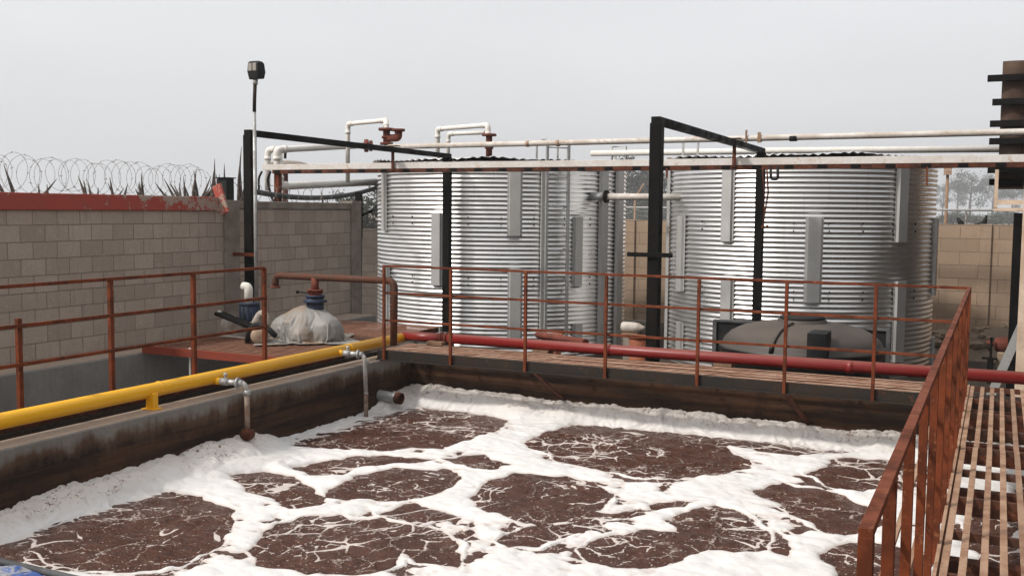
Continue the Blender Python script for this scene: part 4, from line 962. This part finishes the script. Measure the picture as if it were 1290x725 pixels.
def run(name, pts, r, label, mat='white_pvc', rad=.16, socket=True):
    pts = [np.array(p) for p in pts]; t = thing(name, pts[0], label, 'pipe'); MB().tube(elbow(pts, rad), r, 16).build('pipe_run', mat, t)
    if socket:
        for a, b, c in zip(pts, pts[1:], pts[2:]):
            u = Vector(a-b).normalized(); w = Vector(c-b).normalized(); b = Vector(b)
            m = MB(); m.tube([b+u*.2, b+u*.13], r*1.2, 16).tube([b+w*.2, b+w*.13], r*1.2, 16)
            m.tube(elbow([b+u*.14, b, b+w*.14], .13), r*1.13, 16, False); m.build('elbow', mat, t)
    return t
V = lambda px, py, Y: W(px, py, Y=Y)
run('white_pipe', [V(349, 300, 15.6)*np.array([1, 1, 1]), V(349, 188.5, 15.6), V(466, 182.5, 17.6)], .062, 'fat white pipe rising at the left end and running behind black beam')
run('white_pipe', [V(478, 229, 19.3), V(352, 234.5, 15.9), V(351, 190, 15.9)], .075, 'thick white pipe entering the left side of the left tank')
run('white_pipe', [V(337, 240, 16.4), V(337.5, 189, 16.4), V(352, 187, 16.4)], .055, 'short white elbow pipe at the far left of the white pipes')
o = MB(); c = V(461.5, 183.5, 17.5); o.disc(c, (1, .9, 0), .13, .07).disc(c+np.array([.07, .06, 0]), (1, .9, 0), .11, .05); o = o.build('pipe_flange', 'rust_valve', at=c); tag(o, 'rusty round flange where the fat white pipe meets the black beam', 'flange')
run('white_pipe', [V(438, 230, 17.0), V(438.5, 156, 17.0), V(486.5, 151.5, 16.3), V(486.5, 164, 16.1)], .043, 'thin white pipe arching to the twin rusty valve', rad=.12)
run('white_pipe', [V(551, 205, 19.6), V(551.5, 162.5, 19.6), V(614.5, 157.5, 18.62), V(615, 170, 18.62)], .05, 'outer white pipe arch ending on the single rusty valve', rad=.12)
run('white_pipe', [V(564.5, 205, 19.9), V(565, 168.8, 19.9), V(611, 167, 19.4)], .042, 'inner lower white pipe arch behind the single rusty valve', rad=.12)
# sagging hose on the left
a, b = V(318, 240.5, 14.0), V(476, 236, 19.2); m = MB(); pts = []
for i in range(25):
    s = i/24; q = a*(1-s)+b*s; q[2] -= .17*4*s*(1-s); pts.append(q)
o = m.tube(pts, .048, 14).build('sagging_hose', 'dark_hose', at=a); tag(o, 'dark grey hose sagging from the lamp post to left tank', 'hose')
o = MB(); q = V(344, 216, 15.1); pts = [q+np.array([0, -.07, -.0]), q+np.array([-.08, -.07, -.15]), q+np.array([.02, -.07, -.5]), q+np.array([.14, -.07, -.62])]; pts2 = [q+np.array([-.2, -.07, .0]), q+np.array([-.28, -.07, -.12]), q+np.array([-.27, -.07, -.4])]
o = o.tube(elbow(pts, .12), .022, 10).tube(elbow(pts2, .12), .02, 10).build('loose_cable', 'black_rubber', at=q); tag(o, 'short black cables dangling at the left end of white channel', 'cable')
# black bracket post left of the tank
q = V(452, 245, 16.4); m = MB().bar((q[0], 16.4, q[2]+.05), (q[0], 16.4, W(452, 300, Y=16.4)[2]), .12, .08, (0, 1, 0)); m.tube([(q[0]+.02, 16.4, W(452, 299, Y=16.4)[2]), (q[0]+.02, 16.4, GZ)], [.05, .03], 8)
o = m.build('bracket_post', 'black_steel', at=(q[0], 16.4, GZ)); MB().tube([(q[0], 16.4, W(452, 272, Y=16.4)[2]), (q[0]+.25, 16.45, W(460, 266, Y=16.4)[2]), V(473, 260, 17.5)], .03, 8).build('arm', 'black_steel', o); tag(o, 'black bracket post between wall end and left tank', 'post')
# parasol-like canopy far left behind the white channel
q = V(362, 206, 30.); t = thing('garden_shelter', (q[0], 30, GZ), 'low domed shelter roof just above the white channel at left', 'shelter')
MB().lathe((q[0], 30, q[2]), [(.8, -.05), (.78, -.01), (.6, .05), (.35, .09), (.06, .11), (0, .11)], 28).build('canopy', 'cap_concrete', t)
MB().tube([(q[0]-.1, 30, GZ), (q[0]-.1, 30, q[2]+.1)], .1, 10).build('pole', 'rust_dark', t); MB().tube([(q[0]-.1, 30, q[2]+.18), (q[0]-.08, 30, q[2]+.55)], .05, 8).build('finial', 'black_steel', t)

# hanging cables on the right tank
q = V(966, 212, CY-.1); pts = [q, q+np.array([.03, 0, -.35]), q+np.array([-.02, 0, -.7]), q+np.array([-.03, 0, -.83])]
o = MB().tube(pts, .013, 8).tube([q+np.array([-.06, .01, 0]), q+np.array([-.03, .01, -.4]), q+np.array([-.03, .01, -.8])], .009, 8).ball(q+np.array([-.03, 0, -.85]), .03, 10).ball(q+np.array([.03, 0, -.84]), .022, 10).build('hanging_rope', 'rust_dark', at=q); tag(o, 'frayed brown rope hanging in front of the right tank', 'rope')
q = V(976, 211, CY-.1); o = MB().tube(elbow([q+np.array([-.06, 0, .02]), q+np.array([-.05, 0, -.17]), q+np.array([.05, 0, -.17]), q+np.array([.04, 0, .02])], .07, 8), .02, 10).build('hose_loop', 'black_rubber', at=q); tag(o, 'small black hose loop hung from the white channel', 'hose')

# ------------------------------------------------------------------ lamp on its pole
LXp, LYp = W(322, 300, Y=11.25)[:2]
lp = thing('flood_lamp', (LXp, LYp, CURB), 'grey pole with a black flood lamp against the sky', 'lamp')
lb = W(323.5, 102, Y=LYp)[2]
MB().tube([(LXp, LYp, CURB+.04), (LXp, LYp, W(322, 140, Y=LYp)[2])], .024, 14).build('lower_pole', 'galv_pipe', lp)
MB().tube([(LXp, LYp, W(322, 141, Y=LYp)[2]), (LXp+.005, LYp, W(322, 125, Y=LYp)[2]), (LXp+.02, LYp, lb)], .025, 14).build('upper_pole', 'fascia', lp)
hx = LXp+.03; hb = W(325, 100.5, Y=LYp)[2]; ht = W(325, 77, Y=LYp)[2]; hm = (hb+ht)/2
m = MB(); w0, w1 = .078, .094
fr = [(-w0, -.05, hb), (w0, -.05, hb), (w0, .09, hb+.02), (-w0, .09, hb+.02), (-w1, -.07, hb+.11), (w1, -.07, hb+.11), (w1, .1, hb+.11), (-w1, .1, hb+.11), (-w1*.98, -.055, ht-.02), (w1*.98, -.055, ht-.02), (w1*.95, .08, ht-.03), (-w1*.95, .08, ht-.03), (-w1*.8, -.03, ht), (w1*.8, -.03, ht), (w1*.8, .05, ht), (-w1*.8, .05, ht)]
vs = [(hx+a, LYp+b, c) for a, b, c in fr]; fs = [(3, 2, 1, 0), (12, 13, 14, 15)]
for l in range(3):
    for k in range(4): fs.append((l*4+k, l*4+(k+1) % 4, l*4+4+(k+1) % 4, l*4+4+k))
m.add(vs, fs); m.build('housing', 'black_rubber', lp, bevel=.012)
for s in (-1, 1): MB().box(hx+s*.038-.03, hx+s*.038+.03, LYp-.078, LYp-.06, hb+.115, ht-.035).build('lens', 'lens', lp, bevel=.004)
MB().tube([(LXp+.02, LYp, lb-.05), (hx-.005, LYp, hb+.01)], .034, 12).build('neck', 'galv_pipe', lp)

# ------------------------------------------------------------------ black cistern in front of the right tank
def cistern():
    cx, cy = W(1010, 420, Y=14.7)[:2]; r = 1.12; zt = W(1005, 404.5, Y=14.55)[2]
    t = thing('black_cistern', (cx, cy, GZ), 'dusty black plastic cistern with domed top before the right tank', 'cistern')
    prof = [(r, GZ-zt), (r, -.42), (r+.02, -.40), (r+.02, -.36), (r*.985, -.34), (r*.96, -.27), (r*.88, -.18), (r*.74, -.10), (r*.55, -.05), (r*.34, -.025), (r*.3, -.02), (r*.3, .01), (r*.28, .02), (0, .03)]
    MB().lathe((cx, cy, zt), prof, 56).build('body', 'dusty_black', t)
    m = MB(); n = 24
    m.lathe((cx, cy, zt), [(.30, .022), (.31, .03), (.31, .055), (.27, .07), (0, .075)], 28); m.build('lid', 'black_rubber', t)
    for a in (-.56*math.pi, .5*math.pi):
        pts = [(cx+q*r*math.cos(a), cy+q*r*math.sin(a), zt+z+.012) for q, z in ((.32, -.022), (.55, -.045), (.74, -.095), (.88, -.175), (.96, -.26), (1.0, -.36))]
        MB().tube(pts, [.02, .022, .025, .028, .03, .03], 10).build('rib', 'dusty_black', t)
    zb = W(1031, 416, Y=cy-r*.95)[2]; bxx = W(1031, 430, Y=cy-r*.98)[0]
    m = MB(); m.box(bxx-.12, bxx+.12, cy-r-.14, cy-r+.3, zb-.36, zb-.02); m.box(bxx-.08, bxx+.08, cy-r-.143, cy-r-.13, zb-.3, zb-.06); m.build('valve_box', 'black_rubber', t, bevel=.012)
    b0 = W(901, 403, Y=15.9); b1 = W(1120, 405, Y=15.9)
    p = thing('upright_board', ((b0[0]+b1[0])/2, 15.9, GZ), 'black rectangular panel standing behind the domed cistern', 'board')
    MB().box(b0[0], b1[0], 15.9, 15.94, GZ+.02, b0[2]-.02).build('sheet', 'black_rubber', p)
    m = MB(); m.box(b0[0]-.02, b1[0]+.02, 15.86, 15.96, b0[2]-.018, b0[2]+.012); m.box(b0[0]-.03, b0[0]+.03, 15.86, 15.96, GZ, b0[2]-.02); m.box(b1[0]-.03, b1[0]+.03, 15.86, 15.96, GZ, b0[2]-.02); m.build('frame', 'dark_hose', p)
cistern()

# ------------------------------------------------------------------ right edge: tower, beige frame, pump, rubble
TY = 20.0
def tower():
    t = thing('panel_tower', (1.0, TY+.8, GZ), 'brown panelled tower with black projecting bars at the right edge', 'tower')
    x0 = W(1262.5, 100, Y=TY)[0]; top = W(1270, 77, Y=TY)[2]; bot = W(1270, 236, Y=TY)[2]
    bars = [(99.5, 1244), (129.5, 1250), (156.5, 1247), (178.5, 1246), (214.5, 1244), (229.5, 1246)]
    zs = [W(1262, y, Y=TY)[2] for y, _ in bars]
    def panel(xa, xb, za, zb, nm):
        m = MB(); n = 10; k = 6; vs = []
        for i in range(k+1):
            z = za+(zb-za)*i/k
            for j in range(n+1):
                u = j/n; vs.append((xa+(xb-xa)*u, TY-.02-.06*math.sin(math.pi*u)*(.6+.4*math.sin(math.pi*i/k)), z))
        vs += [(xa, TY+1.5, za), (xb, TY+1.5, za), (xa, TY+1.5, zb), (xb, TY+1.5, zb)]
        fs = [(i*(n+1)+j, i*(n+1)+j+1, (i+1)*(n+1)+j+1, (i+1)*(n+1)+j) for i in range(k) for j in range(n)]
        q = (k+1)*(n+1); c0, c1, c2, c3 = 0, n, k*(n+1), k*(n+1)+n
        m.add(vs, fs, True); m.add([vs[i] for i in (c0, c1, c2, c3, q, q+1, q+2, q+3)], [(0, 2, 6, 4), (1, 5, 7, 3), (4, 6, 7, 5), (2, 3, 7, 6), (0, 4, 5, 1)])
        m.build(nm, 'brown_panel', t)
    zz = [top]+zs+[bot]; w = .375
    for i in range(len(zz)-1):
        for j in range(5):
            if j and i == 0: panel(x0+w*j+.006, x0+w*(j+1), zz[1], zz[0]+.35*rng.uniform(.3, 1)*(j > 0), 'panel')
            else: panel(x0+w*j+(.006 if j else 0), x0+w*(j+1), zz[i+1], zz[i]-.004, 'panel')
    for (y, xl), z in zip(bars, zs):
        xa = W(xl, y, Y=TY-.12)[0]; m = MB(); m.box(xa, x0+2.1, TY-.19, TY-.085, z-.055, z+.055); m.build('bar', 'black_steel', t, bevel=.004)
    for dx in (.95, 1.7): 
        for dy in (.2, 1.4): MB().bar((x0+dx, TY+dy, GZ), (x0+dx, TY+dy, bot), .1, .1).build('leg', 'black_steel', t)
tower()
def lean_to():
    P_ = [W(1205, 204.5, Y=18.2), W(1262, 195.5, Y=18.2), W(1330, 196.5, Y=18.2), W(1330, 205, Y=18.2)]; m = MB()
    vs = [p for p in P_]+[p+np.array([0, 1.4, .06]) for p in P_]; m.add(vs, [(0, 1, 2, 3), (7, 6, 5, 4)]+[(i, (i+1) % 4, (i+1) % 4+4, i+4) for i in range(4)])
    t = thing('lean_to', (P_[2][0], 18.2, GZ), 'dark low sloping roof sheet behind white channel at the right edge', 'roof')
    m.build('roof_sheet', 'fascia', t); MB().bar((P_[2][0]-.1, 18.9, GZ), (P_[2][0]-.1, 18.9, P_[3][2]+.03), .09, .09, (0, 1, 0)).build('post', 'black_steel', t)
lean_to()
GY = 13.2
def gantry():
    x = W(1289.5, 300, Y=GY)[0]; t = thing('beige_frame', (x, GY, GZ), 'beige steel post with small open frame at the right edge', 'frame')
    MB().bar((x+.03, GY, GZ), (x+.03, GY, W(1289, 150, Y=GY)[2]), .1, .08, (0, 1, 0)).build('post', 'beige_steel', t, bevel=.004)
    a = W(1256, 217, Y=GY+.15); b = W(1256, 262.5, Y=GY+.15)
    m = MB(); m.box(a[0]-.02, a[0]+.02, GY+.1, GY+.14, b[2], a[2]+.03); m.box(a[0]-.02, x-.02, GY+.1, GY+.14, b[2]-.03, b[2]+.008); m.box(a[0]+.022, x-.02, GY+.1, GY+.14, b[2]+.045, b[2]+.1); m.build('side_frame', 'beige_steel', t)
    xx = W(1281, 350, Y=GY+.6)[0]; MB().bar((xx, GY+.6, GZ), (xx, GY+.6, b[2]-.05), .13, .1, (0, 1, 0)).build('rear_post', 'black_steel', t)
    p = W(1264, 462, Y=GY+.3); q = W(1288, 408, Y=GY+.3); MB().bar(p+(p-q)*2.1, q, .1, .02, (0, 1, 0)).build('brace', 'galv_pipe', t)
gantry()
def build_light_block():  # unseen block added to cut sky fill and darken the tanks' right sides
    t = thing('light_block', (9, 14, GZ), 'added unseen light block past the right side of the yard', 'light_block')
    MB().box(5.6, 13, 2, 34, GZ-.1, 5.6).build('wall', 'light_block_sheet', t); m = MB(); m.add([(5.3, 1.6, 5.6), (13.3, 1.6, 5.6), (9.3, 1.6, 7), (5.3, 34.4, 5.6), (13.3, 34.4, 5.6), (9.3, 34.4, 7)], [(0, 1, 2), (3, 5, 4), (0, 2, 5, 3), (1, 4, 5, 2), (0, 3, 4, 1)]); m.build('roof', 'fascia', t)
build_light_block()
def red_pump():
    c = W(1264, 434, Y=19.6); t = thing('red_pump', (c[0], c[1], GZ), 'small red and black pump before the rubble at right', 'pump')
    MB().lathe(c+np.array([-.16, 0, 0]), [(0, 0), (.05, .01), (.12, .04), (.135, .1), (.135, .26), (0, .26)], 18, (1, 0, 0)).tube([c+np.array([-.27, 0, .03]), c+np.array([-.14, 0, 0])], .04, 10).build('casing', 'rust_valve', t)
    MB().tube([c+np.array([.1, 0, 0]), c+np.array([.42, 0, 0])], .13, 18).tube([c+np.array([.0, -.02, -.12]), c+np.array([-.06, -.05, -.24])], .05, 10).build('motor', 'black_rubber', t)
    MB().box(c[0]-.1, c[0]+.4, c[1]-.12, c[1]+.12, GZ, c[2]-.12).build('plinth', 'rock', t, bevel=.02)
    s = W(1249, 428, Y=19.4); t2_ = thing('stand_pipe', (s[0], s[1], GZ), 'thin black stand pipe left of the small red pump', 'pipe')
    f = W(1249, 450, Y=19.4)[2]
    MB().bar((s[0], s[1], f), (s[0], s[1], s[2]+.05), .04, .04).build('pipe', 'black_steel', t2_)
    MB().box(s[0]-.14, s[0]+.1, s[1]-.06, s[1]+.06, f-.03, f).box(s[0]-.05, s[0]+.05, s[1]-.05, s[1]+.05, GZ-.05, f-.03).build('foot', 'black_steel', t2_); MB().tube([(s[0], s[1], f+.1), (s[0]-.12, s[1], f+.28)], .02, 8).build('arm', 'fascia', t2_)
red_pump()
def rubble():
    rr = random.Random(9); m = MB()
    for i in range(60):
        x = rr.uniform(-1.2, 2.2); y = rr.uniform(22.6, 24.7); s = rr.uniform(.05, .16); z = GZ+.58*math.exp(-((x-.3)/2.2)**2-((y-23.6)/1.1)**2)
        b = bmesh.new(); bmesh.ops.create_icosphere(b, subdivisions=1, radius=s)
        vs = [(x+v.co.x*rr.uniform(.7, 1.3), y+v.co.y*rr.uniform(.7, 1.2), z+v.co.z*rr.uniform(.5, .9)) for v in b.verts]; fs = [tuple(v.index for v in f.verts) for f in b.faces]; b.free(); m.add(vs, fs)
    o = m.build('rubble', 'rock', at=(.3, 23.6, GZ)); tag(o, 'heap of pale stones and rubble below the tan wall', 'rubble', kind='stuff')
rubble()

# blue tarpaulin on the near wall, at the bottom left corner
def blue():
    m = MB(); n, k = 60, 16; vs = []
    for i in range(n+1):
        x = -6.6+4.0*i/n
        for j in range(k+1):
            u = j/k
            if u < .45: y = PY0+.30-(.45-u)*1.5*.55; z = CURB+.02+.018*math.sin(x*9+u*5)+.014*math.sin(x*31+u*11)+.012*math.sin(x*17-u*23)
            else: y = PY0+.30+.06*math.sin((u-.45)*5.7)+.02*math.sin(x*11); z = CURB+.04-(u-.45)*.42+.03*math.sin(x*9+2)
            vs.append((x, y, z))
    fs = [(i*(k+1)+j, (i+1)*(k+1)+j, (i+1)*(k+1)+j+1, i*(k+1)+j+1) for i in range(n) for j in range(k)]
    m.add(vs, fs, True); o = m.build('blue_tarpaulin', 'blue_tarp', at=(-4.6, PY0+.2, CURB)); tag(o, 'blue and grey tarpaulin bundled at the bottom left corner', 'tarpaulin')
    so = o.modifiers.new('gauge', 'SOLIDIFY'); so.thickness = .008
    pp = MB().tube([(-6.6, PY0+.38, CURB+.02), (-2.6, PY0+.38, CURB+.02)], .018, 10).build('hem_pole', 'dark_hose', o)
blue()

# ------------------------------------------------------------------ trees and things beyond the walls
def tree_mesh(seed, h, wid, leaves, ls, up=.3):
    rr = random.Random(seed); t = MB(); l = MB(); ends = []
    t.tube([(0, 0, -.2), (rr.uniform(-.1, .1), 0, h*.3), (rr.uniform(-.2, .2), rr.uniform(-.2, .2), h*.62), (rr.uniform(-.3, .3), 0, h*.9)], [h*.028, h*.022, h*.014, h*.004], 7)
    for i in range(15):
        z = h*rr.uniform(up, .85); a = rr.uniform(0, 6.28); L = wid*rr.uniform(.45, 1)*(1-.45*abs(z/h-.55)); e = Vector((math.cos(a)*L, math.sin(a)*L, z+L*rr.uniform(.25, .9)))
        b = Vector((0, 0, z)); md = b.lerp(e, .5)+Vector((0, 0, -.08*L)); t.tube([b, md, e], [h*.009, h*.006, h*.002], 5)
        for k in range(3):
            e2 = md.lerp(e, rr.uniform(.2, 1))+Vector((rr.gauss(0, .35), rr.gauss(0, .35), rr.gauss(.2, .3)))*wid*.4; t.tube([md.lerp(e, .3), e2], [h*.004, h*.0015], 4); ends.append((e2, wid*rr.uniform(.13, .27)))
        ends.append((e, wid*rr.uniform(.16, .3)))
    for i in range(leaves):
        c, s = rr.choice(ends); p = c+Vector((rr.gauss(0, .5), rr.gauss(0, .5), rr.gauss(-.15, .5)))*s*1.5
        n = Vector((rr.gauss(0, 1), rr.gauss(0, 1), rr.gauss(0, 1))).normalized(); u = n.orthogonal().normalized()*ls*rr.uniform(.6, 1.4); w = n.cross(u)*.5
        l.add([p-u, p+w, p+u, p-w], [(0, 1, 2, 3)])
    return t, l
PROTO = {}
def tree(kind, px, ptop, Y, label, group, sx=1., name='tree', copyof=None):
    seed, h0, wid, n, ls, up, mat = kind
    g = W(px, 270, Y=Y); h = W(px, ptop, Y=Y)[2]-GZ; s = h/h0
    t = thing(name, (g[0], Y, GZ), label, 'tree' if name != 'bush' else 'bush', group)
    if kind not in PROTO:
        tk, lf = tree_mesh(seed, h0, wid, n, ls, up); a = tk.build('trunk', 'bark'); b = lf.build('crown', mat); a.location = b.location = (0, 0, 0); a.parent = b.parent = t; PROTO[kind] = (a, b)
    else:
        for p in PROTO[kind]:
            c = p.copy(); COL.objects.link(c); c.parent = t
    t.scale = (s*sx, s*sx, s); t.rotation_euler[2] = rng.uniform(0, 6)
    return t
KA = (1, 9., 3.0, 3000, .16, .25, 'leaf_grey'); KB = (2, 9., 2.4, 2200, .16, .35, 'leaf_grey'); KC = (3, 7., 2.6, 4500, .17, .2, 'leaf_dark')
KD = (4, 2.6, 1.5, 2600, .13, .08, 'leaf_grey')
gr = 'hazy trees beyond the tan wall at right'
for k, px, pt, Y, sx, l in ((KA, 1222, 212, 600, 1.1, 'tallest hazy grey tree right of the right tank'), (KB, 1187, 232, 640, .9, 'pale thin tree just beside the right edge of the right tank'), (KB, 1250, 220, 680, 1., 'thin hazy tree seen left of the beige frame'),
                            (KA, 1275, 225, 620, 1., 'hazy tree seen through the beige frame'), (KB, 1206, 228, 700, 1.1, 'faint tree behind the utility pole'), (KA, 1320, 226, 640, 1., 'hazy tree past the right edge of the yard')):
    tree(k, px, pt, Y, l, gr, sx)
for k, px, pt, Y, sx, l in ((KC, 806, 208, 230, 1.2, 'dark tree between the two tanks, right one'), (KC, 788, 216, 260, 1.1, 'dark tree between the two tanks, left one'), (KC, 826, 212, 245, 1.1, 'dark tree mostly behind the tall black post')):
    tree(k, px, pt, Y, l, 'dark trees seen between the tanks', sx)
for k, px, pt, Y, sx, l in ((KC, 462, 240, 60, 1.2, 'dark shrubby tree just left of the left tank'), (KC, 440, 250, 70, 1.0, 'dark shrubby tree behind the end of the short wall')):
    tree(k, px, pt, Y, l, 'dark trees left of the left tank', sx)
for i, (px, pt, Y, l) in enumerate(((1192, 268, 300, 'low grey bush at the foot of the utility pole'), (1218, 266.5, 320, 'low grey bush behind the curved branches'), (1246, 267, 305, 'low grey bush left of the beige frame base'), (1272, 265.5, 315, 'low grey bush behind the beige frame'),
                                    (800, 262, 210, 'low dark bush over the wall between the tanks'), (835, 264, 220, 'low dark bush behind tall black post'), (1296, 266, 310, 'low grey bush at the right edge'))):
    tree(KD, px, pt, Y, l, 'bushes beyond the tan wall', 2.2, 'bush')
# utility pole
q = W(1194, 216, Y=40); t = thing('utility_pole', (q[0], 40, GZ), 'slim wooden pole with a small box beyond the wall at right', 'pole')
MB().tube([(q[0], 40, GZ), (q[0], 40, q[2])], [.07, .05], 10).build('shaft', 'wood', t); MB().box(q[0]-.13, q[0]+.13, 39.85, 40.1, q[2]-.12, q[2]+.14).build('pole_box', 'tan_metal', t)
# wire fence beyond the wall
FYY = 36.; za = W(1215, 264.5, Y=FYY)[2]
t = thing('wire_fence', (0, FYY, GZ), 'thin wire fence with pale top rail beyond the tan wall', 'fence')
MB().tube([(-16, FYY, za), (8, FYY, za)], .035, 8).build('top_rail', 'galv_pipe', t)
m = MB()
for i in range(9): m.tube([(-15+i*2.8, FYY, GZ), (-15+i*2.8, FYY, za)], .035, 8)
m.build('fence_posts', 'wire', t)
m = MB(); k = -16
while k < 8: m.bar((k, FYY+.02, GZ), (k, FYY+.02, za), .008, .008, (0, 1, 0)); k += .22
for i in range(12): m.bar((-16, FYY+.03, GZ+i*.26), (8, FYY+.03, GZ+i*.26), .008, .008)
m.build('mesh_wire', 'wire', t)
# curved dark branches on the wall top
m = MB(); a = W(1206, 274, Y=WY+.6); b = W(1213, 284, Y=WY+.6); c = W(1243, 271, Y=WY+.6); d = W(1229, 284, Y=WY+.6)
m.tube([a, (a+b)/2+np.array([.02, 0, -.03]), b, b+np.array([.1, 0, -2.6])], [.03, .06, .05, .05], 8).tube([c, (c+d)/2+np.array([.07, 0, -.06]), d, d+np.array([-.05, 0, -2.6])], [.02, .07, .08, .06], 8)
o = m.build('dead_branches', 'black_rubber', at=(b[0], WY+.6, GZ)); tag(o, 'two dark curved branches poking over the tan wall', 'branches')
# yellow jib glimpsed between the tanks
m = MB(); m.bar(W(800, 250, Y=34), W(811, 231, Y=34), .05, .05).bar(W(790, 250, Y=34), W(804, 243, Y=34), .04, .04).bar((W(800, 250, Y=34)[0], 34, GZ), W(800, 250, Y=34), .06, .06)
o = m.build('thin_gantry', 'tan_metal', at=(W(800, 250, Y=34)[0], 34, GZ)); tag(o, 'thin tan jib in front of the dark trees between the tanks', 'jib')

# ------------------------------------------------------------------ hazy air
HZ = True
if HZ:
    m, t, b = newmat('hazy_air'); t.nodes.remove(b); v = N(t, 'ShaderNodeVolumePrincipled'); v.inputs['Color'].default_value = (.93, .94, .96, 1)
    v.inputs['Density'].default_value = .0009; v.inputs['Anisotropy'].default_value = .2; t.links.new(v.outputs[0], t.nodes['Material Output'].inputs['Volume']); M['haze'] = m
    o = MB().box(-420, 260, -20, 900, GZ-1.3, 48).build('haze', 'haze', at=(-5, 50, GZ)); tag(o, 'thin pale haze hanging over the yard and trees', 'haze', kind='stuff')
